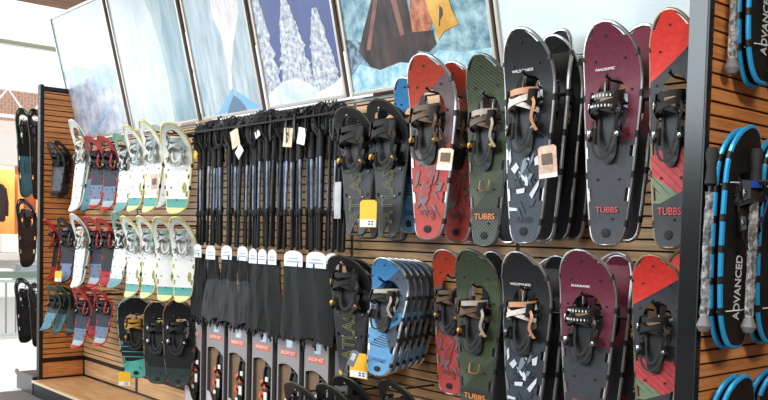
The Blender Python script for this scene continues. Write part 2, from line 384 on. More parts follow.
poster(4.137, 5.294, 'framed poster of a dark tent, orange jacket and yellow flap in blue snow', p5bg,
  [(pic('blue_rock_print', (58, 78, 98), (150, 180, 200), (20, 20, 20), .4, .6), [(4.143,0.355), (4.265,0.326), (4.335,0.316), (4.386,0.230), (4.342,0.122), (4.142,0.134)]),
   (tentm, [(4.461,0.581), (4.708,0.535), (4.725,0.323), (4.751,0.149), (4.566,0.118), (4.365,0.142), (4.252,0.271), (4.311,0.364)]),
   (pic('tent_seam_print', (120, 80, 74), (150, 104, 92), (9, 9, 9), .4, .6), [(4.467,0.569), (4.500,0.563), (4.359,0.267), (4.325,0.272)]),
   (pic('tent_seam_light', (140, 100, 90), (150, 104, 92), (9, 9, 9), .4, .6), [(4.581,0.548), (4.628,0.540), (4.658,0.312), (4.624,0.306)]),
   (pic('orange_jacket_print', (150, 84, 62), (214, 140, 104), (14, 14, 14), .4, .6), [(4.749,0.507), (4.899,0.489), (4.906,0.377), (4.842,0.284), (4.775,0.262), (4.721,0.302), (4.724,0.428)]),
   (tentm, [(4.723,0.312), (4.875,0.299), (4.890,0.225), (4.823,0.193), (4.703,0.220)]),
   (pic('yellow_flap_print', (206, 150, 58), (238, 188, 96), (6, 6, 6), .4, .6), [(4.841,0.500), (5.014,0.478), (5.027,0.396), (5.066,0.300), (4.961,0.281), (4.909,0.243), (4.894,0.317), (4.866,0.404)]),
   (mat('flap_mark_print', (52, 52, 40), .4), [(4.951,0.415), (4.969,0.396), (4.970,0.366), (4.943,0.340), (4.934,0.311), (4.927,0.312)]),
   (pic('snow_drift_print', (120, 184, 208), (210, 238, 242), (14, 14, 14), .36, .66), [(4.086,0.140), (4.253,0.202), (4.419,0.147), (4.594,0.169), (4.749,0.139), (4.913,0.191), (5.068,0.159), (5.313,0.155), (5.294,-0.039), (4.082,-0.026)])])
p6bg = pic('pale_turquoise_print', (220, 238, 245), (244, 250, 252), (2, 2, 2), .35, .7)
poster(5.32, 6.56, 'framed poster of plain pale blue sky above the maroon snowshoes', p6bg, [])

# ------------------------------------------------------------------ snowshoes
def camo(n, z0, z1, seed, size=.16):
    rr = random.Random(seed); out = []
    while len(out) < n:
        u, v = rr.uniform(-.75, .75), rr.uniform(z0, z1)
        if abs(u) > .55+.45*v: continue
        a = rr.choice((.9, -.9, .2)); l = rr.uniform(.5, 1.3)*size; w = rr.uniform(.3, .6)*size
        q = [(u-l, v-l*a*.25-w*.2), (u+l*.2, v-l*a*.0-w*.25), (u+l, v+l*a*.25+w*.1), (u-l*.2, v+w*.28)]
        if all(abs(x) < .58+.35*z for x, z in q): out.append(q)
    return out
OUT = {'tubbs': [(0, 0), (.004, .26), (.022, .46), (.06, .58), (.14, .67), (.3, .79), (.48, .89), (.64, .98), (.76, 1), (.85, .95), (.915, .80), (.96, .58), (.988, .32), (1, 0)],
       'small': [(0, 0), (.008, .30), (.035, .52), (.09, .68), (.2, .80), (.4, .90), (.6, .98), (.75, 1), (.86, .90), (.93, .68), (.97, .46), (.992, .26), (1, 0)],
       'oval':  [(0, 0), (.006, .26), (.03, .46), (.09, .68), (.2, .86), (.4, .97), (.6, 1), (.78, .96), (.88, .82), (.945, .60), (.98, .36), (1, 0)],
       'msr':   [(0, 0), (.004, .34), (.02, .48), (.08, .56), (.2, .66), (.4, .78), (.6, .94), (.78, 1), (.87, .92), (.94, .72), (.98, .42), (1, 0)]}
def snowshoe(kind, p):
    H, W = p['H'], p['W']; hw = W/2; fr = p.get('fr', .0085)
    t = thing(p.get('name', 'snowshoe'), '', 'snowshoe')
    curl, tc, tailc = p.get('curl', .085), p.get('tc', .72), p.get('tail', .008)
    pts = catmull([(a*H, b*hw, 0) for a, b in OUT[p['out']]], 7)
    zs = np.maximum.accumulate(np.array([q.x for q in pts])); ws = np.array([max(q.y, 0) for q in pts])
    def Y(z):
        s = z/H; y = 0
        if s > tc: y -= curl*((s-tc)/(1-tc))**1.8
        if s < .14: y -= tailc*((.14-s)/.14)**2
        return y
    def HW(z): return float(np.interp(z, zs, ws))
    # frame tube
    bm = bmesh.new()
    right = [(q.y, Y(q.x), q.x) for q in pts]; loop = right+[(-a, b, c) for a, b, c in right[-2:0:-1]]
    lp = [loop[0]]
    for q in loop[1:]:
        if (Vector(q)-Vector(lp[-1])).length > .006: lp.append(q)
    tube(bm, lp, fr, 8, True); fo = obj('frame', bm, p['frame'], t)
    if p.get('frame_label'): fo['label'] = p['frame_label']
    # collars where the deck is lashed on
    for s in p.get('wraps', (.1, .32, .50, .68, .86)):
        for sg in (1, -1):
            bm = bmesh.new()
            a = Vector((sg*HW(s*H-.014), Y(s*H), s*H-.014)); b = Vector((sg*HW(s*H+.014), Y(s*H), s*H+.014)); tube(bm, [a, (a+b)/2, b], fr+.0022, 8); obj('lashing', bm, p.get('wrapmat', black), t)
    # deck
    h0, h1, hh = p.get('hole', (.52, .80, .055)); notches = p.get('notch', ((.20, .26), (.40, .45), (.93, .985)))
    fork = p.get('fork', 0)
    rows = sorted(set([i/90 for i in range(1, 90)]+[.004, .012, .988, .996]+[v+e for n_ in notches for v in n_ for e in (-.001, .001)]))
    bm = bmesh.new(); off = fr+.001
    L_, R_ = [], []
    for s in rows:
        z = s*H; w = max(HW(z)-.001, .001)
        if any(a < s < b for a, b in notches): w = max(w-p.get('nd', .017), .002)
        h = 0
        if h0 < s < h1:
            u = (s-h0)/(h1-h0); h = min(hh*p.get('hs', 1.28)*(1-abs(2*u-1)**2.6)**.5, w-.014)
        if fork and s < fork: h = max(h, w*.62*(1-s/fork))
        y = Y(z)-off
        L_.append([bm.verts.new((-w+(w-h)*k/3, y, z)) for k in range(4)]); R_.append([bm.verts.new((h+(w-h)*k/3, y, z)) for k in range(4)])
    for S in (L_, R_):
        for A, B in zip(S, S[1:]):
            for k in range(3): bm.faces.new((A[k], A[k+1], B[k+1], B[k]))
    bmesh.ops.remove_doubles(bm, verts=bm.verts, dist=.0004)
    g = bmesh.ops.solidify(bm, geom=bm.faces[:], thickness=.0032)
    dk = obj('deck', bm, p['deck'], t)
    def D(z): return Y(z)-off-.0035
    # rivets
    bm = bmesh.new()
    for s, fx in p.get('rivets', ((.94, .0), (.84, -.55), (.84, .55), (.70, -.72), (.70, .72), (.5, .75), (.5, -.75), (.30, .5), (.30, -.5), (.12, .3))):
        z = s*H; M = Matrix.Translation((fx*HW(z), D(z), z)) @ Matrix.Rotation(PI/2, 4, 'X'); lathe(bm, [(.0052, -.002), (.0052, .0012), (.003, .0022)], 8, M)
    obj('rivets', bm, p.get('rivetmat', rubber), dk)
    # tail disc
    if p.get('disc', True):
        bm = bmesh.new(); z = .055*H; lathe(bm, [(.019, -.002), (.019, .0015), (.006, .003)], 14, Matrix.Translation((0, D(z), z)) @ Matrix.Rotation(PI/2, 4, 'X')); obj('tail_disc', bm, rubber, dk)
    # printed shards
    for si, (mt_, polys) in enumerate(p.get('shards', ())):
        bm = bmesh.new()
        for i, poly in enumerate(polys):
            ps = [(a*hw, b*H) for a, b in poly]; zc = sum(q[1] for q in ps)/len(ps)
            if sum(ps[k][0]*ps[(k+1) % len(ps)][1]-ps[(k+1) % len(ps)][0]*ps[k][1] for k in range(len(ps))) < 0: ps = ps[::-1]
            prism(bm, ps, min(D(z) for x, z in ps)-.0004-.00005*i-.0007*si, D(zc)+.0006)
        obj('printed_shards', bm, mt_, dk, False)
    for (s_, size, mt_, fx, s, wid, rz, *ol) in p.get('text', ()):
        z = s*H; text_mesh(s_, size, mt_, dk, (fx*hw, D(z)-.0026, z), (PI/2, rz, 0), 'lettering', wid, outline=bool(ol))
    # pivot bar + crampon seen through the opening
    B = p.get('bind', 1)
    zp = (h0+(h1-h0)*(.56 if p['out'] == 'tubbs' else .62))*H
    bm = bmesh.new(); tube(bm, [(-HW(zp)+.004, .004, zp), (0, .006, zp), (HW(zp)-.004, .004, zp)], .006, 8); obj('pivot_bar', bm, blackm, t)
    # crampon: toothed star plate
    bm = bmesh.new(); n = 9; poly = []
    for i in range(n*2):
        a = 2*PI*i/(n*2); rr = .040 if i % 2 else .026
        poly.append((rr*math.cos(a)*1.0, zp+rr*math.sin(a)*1.1))
    prism(bm, poly, .010, .013)
    for i in range(0, n*2):
        if i % 2:
            x, z = poly[i]; prism(bm, [(x*.9-.005, z-.005), (x*.9+.005, z-.005), (x*.9, z+.006)], .012, .034)
    obj('crampon', bm, p.get('cramp', dsilver), t)
    # rear crampon on the back of the deck
    z0 = .33*H
    for sg in (1, -1):
        bm = bmesh.new(); prism(bm, [(0, z0-.05), (.004, z0-.045), (.010, z0-.03), (.022, z0-.02), (.010, z0-.008), (.010, z0+.01), (.022, z0+.02), (.008, z0+.035), (0, z0+.05)], 0, .002, M=Matrix.Translation((sg*.03, .004, 0)) @ Matrix.Translation((0, 0, z0)) @ Matrix.Rotation(PI/2, 4, 'Z') @ Matrix.Translation((0, 0, -z0)))
        obj('heel_crampon', bm, p.get('cramp', dsilver), t)
    # footbed
    b = p.get('bs', 1.3); bw = .038*b; pl = []; zt, zb = zp+.036, zp-.25*p.get('bl', 1)
    for i in range(24):
        a = 2*PI*i/24; cx = math.copysign(abs(math.cos(a))**.6, math.cos(a))*bw*(1.0 if math.sin(a) > 0 else .86); cz = (zt+zb)/2+math.copysign(abs(math.sin(a))**.75, math.sin(a))*(zt-zb)/2; pl.append((cx, cz))
    bm = bmesh.new(); prism(bm, pl, -off-.014, -off-.004); bmesh.ops.bevel(bm, geom=[e for e in bm.edges if abs(e.verts[0].co.y-e.verts[1].co.y) < 1e-6 and e.verts[0].co.y < -off-.013], offset=.003, segments=2, affect='EDGES')
    fb = obj('footbed', bm, p.get('bed', black), t)
    if p.get('pad'):
        bm = bmesh.new(); prism(bm, [(-.04, zt-.002), (.034, zt+.004), (.048, zt-.034), (.052, zt-.06), (.0, zt-.046), (-.044, zt-.04)], -off-.0165, -off-.0145); obj('toe_pad', bm, p['pad'], fb)
    yf = -off-.012
    def arch(bm, z0, z1, w, d, width, th=.0028, mi=0, n=14, sk=0.0):
        ps = []; 
        for i in range(n+1):
            a = PI*i/n; c = math.cos(a); s = math.sin(a)**.75 if math.sin(a) > 0 else 0
            ps.append((c*w, yf-d*s, z0+(z1-z0)*(i/n)+sk*s))
        ribbon(bm, ps, width, th, (lambda i: (math.cos(PI*i/n), -math.sin(PI*i/n)-.02, 0)), mi=mi)
    # cuff wings
    for sg in (1, -1):
        bm = bmesh.new()
        for (zc, hgt, out_) in ((zp-.005, .085*b, .040*b), (zp-.10*b, .06*b, .030*b)):
            ps = [(sg*.032*b, yf+.006, zc-.0), (sg*.046*b, yf-.012, zc), (sg*.050*b, yf-.030, zc+.004), (sg*.040*b, yf-out_-.006, zc+.008)]
            sweep(bm, catmull(ps, 3), lambda i: [(-.0015, -hgt/2*(1-.045*i)), (.0015, -hgt/2*(1-.045*i)), (.0015, hgt/2*(1-.045*i)), (-.0015, hgt/2*(1-.045*i))], up=(sg, 0, 0))
        obj('binding_cuff', bm, p.get('cuff', black), t)
    S1 = p.get('strap', black); S2 = p.get('strap2', S1)
    bm = bmesh.new(); arch(bm, zp+.036, zp+.018, .046*b, .048*b, .020*b); s1 = obj('toe_strap', bm, S2, t)
    bm = bmesh.new(); arch(bm, zp+.018, zp-.050, .049*b, .056*b, .019*b); obj('cross_strap', bm, S1, t)
    bm = bmesh.new(); arch(bm, zp-.052, zp+.010, .048*b, .052*b, .016*b); obj('instep_strap', bm, S1, t)
    bm = bmesh.new(); hs = []
    for i in range(17):
        a = PI*i/16; hs.append((math.cos(a)*.047*b, yf-.018-.026*math.sin(a), zp-.07-.16*p.get('bl', 1)*math.sin(a)**.8))
    ribbon(bm, hs, .010, .003, (0, -1, .2)); obj('heel_strap', bm, p.get('hstrap', rubber), t)
    bm = bmesh.new(); ribbon(bm, [(q[0]*.62, q[1]+.012, q[2]+.035) for q in hs], .012, .003, (0, -1, .2)); obj('heel_cradle', bm, p.get('cuff', rubber), t)
    # loose strap end
    bm = bmesh.new(); ribbon(bm, catmull([(.046*b, yf-.04, zp+.0), (.062*b, yf-.055, zp-.03), (.050*b, yf-.05, zp-.09), (.060*b, yf-.03, zp-.14)], 4), .012, .0024, (.4, -1, 0)); obj('strap_end', bm, S2, t)
    for (bx_, bz, bs) in ((-.046*b, zp-.012, 1.2), (.044*b, zp-.03, 1.), (-.047*b, zp-.095*b, 1.), (.047*b, zp-.10*b, .8)):
        bm = bmesh.new(); box(bm, bx_-.010*bs, bx_+.010*bs, yf-.040, yf-.028, bz-.012*bs, bz+.012*bs, bev=.003)
        lathe(bm, [(.007*bs, 0), (.007*bs, .004), (.003, .006)], 10, Matrix.Translation((bx_, yf-.040, bz)) @ Matrix.Rotation(PI/2, 4, 'X')); obj('buckle', bm, p.get('buckle', dsilver), t)
    if p.get('lift'):
        z0 = .30*H; bm = bmesh.new(); tube(bm, [(-.026, yf+.002, z0+.045), (-.026, yf-.006, z0), (-.020, yf-.006, z0-.006), (.020, yf-.006, z0-.006), (.026, yf-.006, z0), (.026, yf+.002, z0+.045)], .0028, 6); obj('heel_lift_bar', bm, p['lift'], t)
    if p.get('ladder'):
        bm = bmesh.new()
        for zz, hh_ in ((zp+.027, .048), (zp-.016, .056)):
            for i in range(2, 13):
                a = PI*i/14; s = math.sin(a)**.75; x, y = math.cos(a)*.048*b, yf-hh_*b*s-.003
                box(bm, x-.0022, x+.0022, y-.001, y+.001, zz-.005, zz+.005)
        obj('strap_teeth', bm, p['ladder'], s1, False)
    return t
def rect(cx, cz, w, h, sk=0.0): return [(cx-w/2-sk, cz-h/2), (cx+w/2-sk, cz-h/2), (cx+w/2+sk, cz+h/2), (cx-w/2+sk, cz+h/2)]
dead = (46, 45, 48)
txt_or = mat('orange_print', (236, 140, 60), .5); txt_w = mat('white_print', (232, 232, 232), .5); txt_d = mat('dark_print', (52, 50, 54), .5)
txt_r = mat('red_print', (205, 70, 66), .5); txt_y = mat('dull_yellow_print', (150, 146, 88), .5); txt_dr = mat('dark_red_print', (120, 52, 60), .5)
H0, W0 = .92, .235
shw = mat('pale_shard_print', (206, 214, 222), .45); shg = mat('grey_shard_print', (112, 96, 100), .45); shs = mat('slate_shard_print', (44, 52, 62), .45)
KIND = {}
red_deck = layered('deck_red', (196, 74, 66), [
    {'c': [(0, 1, .44*H0)], 'col': (112, 96, 98)}, {'c': [(-.75, 1, .815*H0)], 'col': (188, 66, 42)},
    {'c': [(-1.2, 1, .52*H0), (1, 0, .02), (0, -1, -.72*H0)], 'col': (112, 96, 98)}, {'c': [(0, 1, .44*H0), (1.6, -1, -.36*H0), (0, -1, -.60*H0)], 'col': (196, 74, 66)}])
KIND['red'] = dict(H=H0, W=W0, out='tubbs', frame=silver, deck=red_deck, strap=brownstrap, strap2=brownstrap, hole=(.50, .82, .058), hstrap=rubber,
    shards=[(shg, camo(16, .14, .46, 5, .22)), (mat('dark_red_shard', (150, 48, 46), .45), camo(8, .12, .46, 9, .2))],
    text=[('TUBBS', .034, txt_dr, 0, .145, .095, 0)], buckle=gold)
KIND['blue'] = dict(H=.80, W=.225, out='tubbs', frame=silver, hole=(.50, .82, .056), strap=rubber, strap2=mat('pale_strap', (170, 160, 150), .5), lift=None,
    deck=layered('deck_blue', (104, 170, 222), [{'c': [(0, 1, .42*.8)], 'col': (88, 104, 122)}, {'c': [(-.8, 1, .83*.8)], 'col': (72, 148, 208)},
      {'c': [(0, 1, .24*.8), (0, -1, -.44*.8)], 'stripe': (.15, 1, .016, .45), 'col': (40, 54, 70)}, {'c': [(1, .35, .12), (0, -1, -.44*.8), (0, 1, .2*.8)], 'col': (58, 72, 88)}, {'c': [(-1, 1, .36*.8), (0, -1, -.55*.8)], 'col': (104, 170, 222)}]),
    text=[('TUBBS', .030, mat('blue_print', (60, 110, 160), .5), 0, .13, .085, 0)])
KIND['olive'] = dict(H=H0, W=W0, out='tubbs', frame=mat('gunmetal_tube', (110, 110, 108), .35, .9), hole=(.50, .80, .056), strap=brownstrap, strap2=mat('pale_strap', (170, 160, 150), .5), lift=mat('copper_wire', (200, 140, 96), .35, .8),
    deck=layered('deck_olive', (70, 82, 58), [{'c': [(0, 1, .80*H0)], 'col': (78, 90, 66)}, {'c': [(-.3, 1, .80*H0)], 'stripe': (.9, 1, .020, .3), 'col': (34, 38, 34)},
      {'c': [(0, -1, -.20*H0)], 'col': (62, 66, 62)}, {'c': [(-1.0, -1, -.22*H0)], 'stripe': (1, 1, .018, .42), 'col': (98, 106, 96)}, {'c': [(1.1, -1, -.28*H0), (0, -1, -.46*H0), (0, 1, .16*H0)], 'stripe': (1, 1, .018, .42), 'col': (30, 34, 30)}]),
    text=[('TUBBS', .040, txt_or, 0, .155, .115, 0)], buckle=gold)
wdeck = layered('deck_black_slate', (66, 76, 88), [{'c': [(0, 1, .50*H0)], 'col': (40, 42, 46)}, {'c': [(1, 1, .62*H0)], 'col': (40, 42, 46)}, {'c': [(1.2, -1, -.34*H0), (0, 1, .24*H0)], 'col': (48, 56, 66)}])
KIND['wild'] = dict(H=H0, W=W0, out='tubbs', frame=silver, hole=(.52, .80, .056), deck=wdeck, strap=mat('white_strap', (222, 214, 206), .5, var=.12, scale=80), strap2=mat('tan_toe_strap', (198, 146, 108), .45), hstrap=rubber,
    shards=[(shs, camo(11, .12, .47, 3, .22)), (shw, [[(-.1, .44), (.12, .42), (.16, .39), (-.06, .405)], [(.36, .40), (.60, .42), (.56, .37), (.40, .365)], [(-.62, .355), (-.40, .385), (-.28, .36), (-.45, .33)], [(-.30, .345), (.02, .31), (.06, .285), (-.1, .30)], [(-.36, .255), (.0, .262), (-.02, .238), (-.34, .234)], [(.02, .325), (.14, .30), (.12, .27), (.0, .275)], [(.20, .23), (.60, .30), (.58, .27), (.32, .21)], [(-.66, .17), (-.30, .165), (-.30, .152), (-.64, .152)], [(-.74, .43), (-.66, .45), (-.62, .39), (-.70, .37)]]), (mat('mid_shard', (120, 134, 148), .45), camo(5, .2, .45, 12, .18))],
    text=[('WILDERNESS', .017, txt_w, -.15, .815, .105, 0), ('TUBBS', .032, txt_d, .0, .11, .085, 0)])
KIND['black'] = dict(H=H0, W=W0, out='tubbs', frame=silver, hole=(.52, .80, .056), deck=layered('deck_black', (34, 36, 39), [{'c': [(0, -1, -.3*H0)], 'col': (46, 50, 56)}]), strap=rubber, strap2=black, buckle=dsilver)
KIND['maroon'] = dict(H=H0, W=.25, out='tubbs', frame=silver, hole=(.49, .76, .058), strap=rubber, strap2=mat('clear_black_strap', (40, 40, 44), .25), ladder=white, pad=mat('tan_pad', (190, 156, 118), .6), buckle=mat('chrome_buckle', (215, 215, 220), .2, .9),
    deck=layered('deck_maroon', (66, 68, 74), [{'c': [(0, 1, .475*H0)], 'col': (112, 44, 64)}, {'c': [(0, 1, .53*H0)], 'col': (118, 48, 68)}]),
    text=[('PANORAMIC', .017, txt_w, -.18, .80, .088, 0), ('TUBBS', .034, txt_r, .0, .16, .10, 0)], lift=None)
KIND['redblack'] = dict(H=H0, W=.25, out='tubbs', frame=mat('brass_grey_tube', (150, 138, 112), .35, .8), hole=(.46, .74, .060), strap=rubber, strap2=rubber, pad=mat('tan_pad', (190, 156, 118), .6), buckle=mat('pale_chrome', (190, 200, 196), .25, .8), cramp=silver,
    deck=layered('deck_red_charcoal', (62, 63, 68), [{'c': [(-.62, 1, .80*H0)], 'col': (232, 62, 54)}, {'c': [(0, -1, -.42*H0), (0, 1, .19*H0)], 'col': (204, 72, 76)},
      {'c': [(-.55, -1, -.255*H0), (0, 1, .19*H0)], 'col': (122, 140, 112)}, {'c': [(.45, -1, -.215*H0)], 'col': (62, 63, 68)}, {'c': [(0, -1, -.42*H0), (0, 1, .23*H0)], 'stripe': (.8, 1, .034, .1), 'col': (40, 38, 40)}]),
    text=[('TUBBS', .042, txt_r, 0, .155, .115, 0)])
KIND['msr'] = dict(H=.60, W=.19, out='msr', fr=.006, bs=1.25, frame=mat('olive_black_edge', (46, 50, 44), .4), hole=(.56, .93, .064), wraps=(.3, .6), hs=1.0, fork=.11, curl=.10, tc=.66, disc=False, notch=((.30, .33), (.52, .55)), bl=.7,
    deck=mat('black_moulded_deck', (24, 25, 27), .45, var=.3, scale=70), strap=rubber, strap2=rubber, buckle=gold, cramp=dsilver, rivetmat=dsilver,
    text=[('ATLAS', .085, txt_y, 0, .30, .24, R(-90), 1)])
def small(frame, deck, **k):
    d = dict(H=.66, W=.20, out='small', fr=.008, frame=frame, deck=deck, curl=.17, tc=.60, tail=.05, disc=False, wraps=(.3, .55), hs=1.0, hole=(.56, .93, .062), bl=.62, bs=1.15, rivets=((.88, 0), (.5, .7), (.5, -.7), (.3, .5), (.3, -.5), (.16, 0))); d.update(k); return d
Hs = .66
pale = mat('pale_grey_frame', (214, 220, 214), .4); ylf = mat('pale_yellow_frame', (222, 214, 140), .4); redf = mat('red_frame', (196, 48, 44), .35)
KIND['kid_white'] = small(ylf, layered('deck_white_sea', (240, 242, 240), [{'c': [(0, -1, -.17*Hs)], 'col': (92, 168, 160)}, {'c': [(0, -1, -.07*Hs)], 'col': (232, 232, 170)}, {'c': [(0, 1, .93*Hs)], 'col': (232, 240, 230)}]), strap=mat('grey_strap', (170, 176, 176), .5), strap2=mat('sea_strap', (120, 160, 158), .5), cuff=mat('pale_cuff', (206, 210, 208), .5), bed=mat('pale_bed', (196, 198, 196), .5), hstrap=mat('grey_strap', (170, 176, 176), .5),
    shards=[(mat('olive_oval', (150, 160, 40), .4), [[(.52+.13*math.cos(a), .30+.06*math.sin(a)) for a in [2*PI*i/12 for i in range(12)]]])])
KIND['kid_grey'] = small(pale, layered('deck_white_plain', (238, 240, 238), [{'c': [(0, 1, .60*Hs)], 'col': (208, 214, 208)}, {'c': [(1, 0, .05)], 'col': (90, 108, 100)}]), strap=mat('cream_strap', (214, 200, 178), .5), cuff=mat('pale_cuff', (206, 210, 208), .5), bed=mat('pale_bed', (196, 198, 196), .5))
KIND['kid_teal'] = small(mat('grey_teal_frame', (140, 176, 168), .4), layered('deck_white_teal', (236, 240, 240), [{'c': [(0, 1, .80*Hs)], 'col': (120, 164, 150)}, {'c': [(0, -1, -.14*Hs)], 'col': (110, 160, 162)}]), strap=mat('grey_strap', (170, 176, 176), .5), cuff=mat('pale_cuff', (206, 210, 208), .5), strap2=rubber)
KIND['kid_navy'] = small(redf, layered('deck_navy', (40, 44, 62), [{'c': [(0, 1, .82*Hs)], 'col': (176, 60, 56)}, {'c': [(0, -1, -.34*Hs)], 'col': (112, 134, 160)}, {'c': [(0, -1, -.14*Hs)], 'col': (178, 196, 204)}, {'c': [(0, -1, -.05*Hs)], 'col': (196, 60, 64)}]), strap=rubber, strap2=redp, cramp=dsilver)
KIND['kid_red'] = small(redf, layered('deck_red_black', (34, 34, 38), [{'c': [(0, 1, .82*Hs)], 'col': (188, 48, 44)}, {'c': [(0, -1, -.22*Hs)], 'col': (178, 36, 44)}]), strap=rubber, strap2=redp)
KIND['kid_blue'] = small(black, layered('deck_grey_blue', (44, 48, 58), [{'c': [(0, -1, -.30*Hs)], 'col': (128, 148, 184)}]), strap=rubber, strap2=mat('slate_strap', (80, 90, 110), .4))
KIND['kid_black'] = small(black, mat('deck_plain_black', (38, 38, 42), .4, var=.2), strap=rubber, strap2=black, buckle=dsilver)
KIND['kid_green'] = small(mat('dark_green_frame', (38, 84, 60), .35), layered('deck_green_blue', (38, 44, 42), [{'c': [(0, 1, .82*Hs)], 'col': (34, 66, 48)}, {'c': [(0, -1, -.45*Hs)], 'col': (88, 142, 160)}]), strap=rubber, strap2=rubber)
KIND['teal'] = dict(H=.72, W=.27, out='tubbs', frame=mat('pale_teal_frame', (120, 150, 140), .4), hole=(.52, .80, .07), curl=.06, deck=layered('deck_turquoise', (26, 30, 32), [{'c': [(0, -1, -.44*.72)], 'stripe': (0, 1, .045, .14), 'col': (94, 196, 184)}, {'c': [(.3, -1, -.21*.72)], 'col': (94, 196, 184)}]), strap=gold, strap2=gold, buckle=gold)
KIND['bronze'] = dict(H=.72, W=.25, out='small', frame=bronze, hole=(.52, .80, .06), curl=.06, deck=layered('deck_black_bronze', (28, 27, 29), [{'c': [(0, -1, -.2*.72)], 'col': (46, 62, 58)}]), strap=rubber, strap2=rubber, buckle=white)
bluetube = mat('blue_anodised_tube', (52, 168, 228), .25, .35)
meshdeck = layered('deck_black_grid', (44, 46, 48), [{'c': [(0, 1, 0)], 'stripe': (0, 1, .012, .5), 'col': (20, 21, 23)}, {'c': [(0, 1, 0)], 'stripe': (1, 0, .012, .5), 'col': (18, 19, 21)}])
KIND['yukon'] = dict(H=.84, W=.25, out='oval', fr=.0135, frame=bluetube, hole=(.56, .80, .055), deck=meshdeck, notch=(), curl=.03, tc=.85, disc=False, wraps=(.16, .30, .44, .58, .72, .86), strap=rubber, strap2=mat('royal_strap', (30, 70, 180), .4), hstrap=rubber,
    text=[('ADVANCED', .062, mat('silver_print', (200, 204, 208), .4), -.12, .27, .25, R(-90)), ('ALUMINUM 825', .018, mat('silver_print', (200, 204, 208), .4), .40, .27, .15, R(-90))])
CAT = {'msr': 'moulded_snowshoe'}
HAS_HOLE = {}
PROTO = {}
def get(kind):
    if kind in PROTO:
        return dup(PROTO[kind])
    PROTO[kind] = snowshoe(kind, KIND[kind]); return PROTO[kind]
def hang_tag(root, kind, H, W):
    """card on a string tied to the binding"""
    H_ = KIND[root['proto']]['H']; Y_ = root.location.z
    if kind == 'yellow':
        x, z, w, h, mt_ = .02, .30*H_, .085, .125, yellowcard
        if root['proto'] == 'teal': x, z = -.06, .06
        if root['proto'] == 'msr': x, z = (.13, .27*H_) if Y_ > 1.2 else (.10, .20*H_)
        if root['proto'] == 'kid_blue': x, z, w, h = -.03, .17*H_, .10, .11
    elif kind == 'cream': x, z, w, h, mt_ = .150, .48*H_, .075, .105, cream
    elif kind == 'sticker': x, z, w, h, mt_ = -.085, .18*H_, .05, .115, mat('grey_card', (96, 100, 104), .5)
    else: x, z, w, h, mt_ = (.155 if H_ > .8 else .115), (.445 if H_ > .8 else .42)*H_, .085, .135, mat('photo_card', (202, 170, 150), .6, var=.4, scale=26)
    y = -.085
    r = R({'yellow': 0, 'cream': 6, 'photo': -5, 'sticker': 14}[kind])
    bm = bmesh.new(); prism(bm, [(-w/2, -h), (w/2, -h), (w/2, -.01), (w/2-.012, 0), (-w/2+.012, 0), (-w/2, -.01)], -.0006, .0006)
    o = obj('hang_tag', bm, mt_, root, False); o.location = (x, y, z); o.rotation_euler = (0, r, 0)
    o['label'] = {'yellow': 'yellow card tag', 'cream': 'cream card tag with white band', 'photo': 'picture card tag', 'sticker': 'grey card tag with white barcode'}[kind]
    bm = bmesh.new()
    if kind == 'yellow':
        box(bm, -w/2+.004, w/2-.004, -.0012, -.0007, -h+.003, -h+.035)
        for i in range(2):
            for j in range(2): box(bm, .002+i*.016, .012+i*.016, -.0016, -.0013, -h+.01+j*.012, -h+.018+j*.012, mi=1)
    elif kind == 'cream':
        box(bm, -w/2, w/2, -.0012, -.0007, -h, -h+.028); box(bm, -w/2+.012, w/2-.012, -.0012, -.0007, -h*.62, -h*.2, mi=2)
    elif kind == 'photo':
        box(bm, -w/2, w/2, -.0012, -.0007, -h, -h+.018); box(bm, -w/2+.015, w/2-.018, -.0012, -.0007, -h*.6, -h*.25, mi=2)
    else:
        box(bm, -w/2+.012, w/2-.014, -.0012, -.0007, -h*.62, -h*.22)
        for j in range(6): box(bm, -w/2+.014, w/2-.016, -.0016, -.0013, -h*.60+j*.007, -h*.60+j*.007+.003, mi=1)
    obj('tag_print', bm, [whitecard, txt_d, brownstrap], o, False)
    bm = bmesh.new(); tube(bm, catmull([(x*.5, -.05, z+.07), (x*.9, y+.006, z+.04), (x, y, z-.004)], 4), .0009, 5); s = obj('tag_string', bm, black, root)
def place(kind, X, Y, Z, H, W, yaw, lean, roll, label, grp='', tg=''):
    k = KIND[kind]; r = get(kind)
    r.name = 'snowshoe'; r['proto'] = kind
    H = min(H, 1.12); sx, sz = W/k['W'], H/k['H']
    if kind.startswith('kid'): sx = max(.8, sx)
    a = R(lean)
    r.location = (X, Y+math.sin(a)*H/2, Z); r.rotation_euler = (a, R(roll), R(yaw)); r.scale = (sx, min(1.15, max(.8, (sx+sz)/2)), sz)
    tag(r, label, 'snowshoe')
    if grp: r['group'] = grp
    elif 'group' in r: del r['group']
    if tg: hang_tag(r, tg, H, W)
    return r
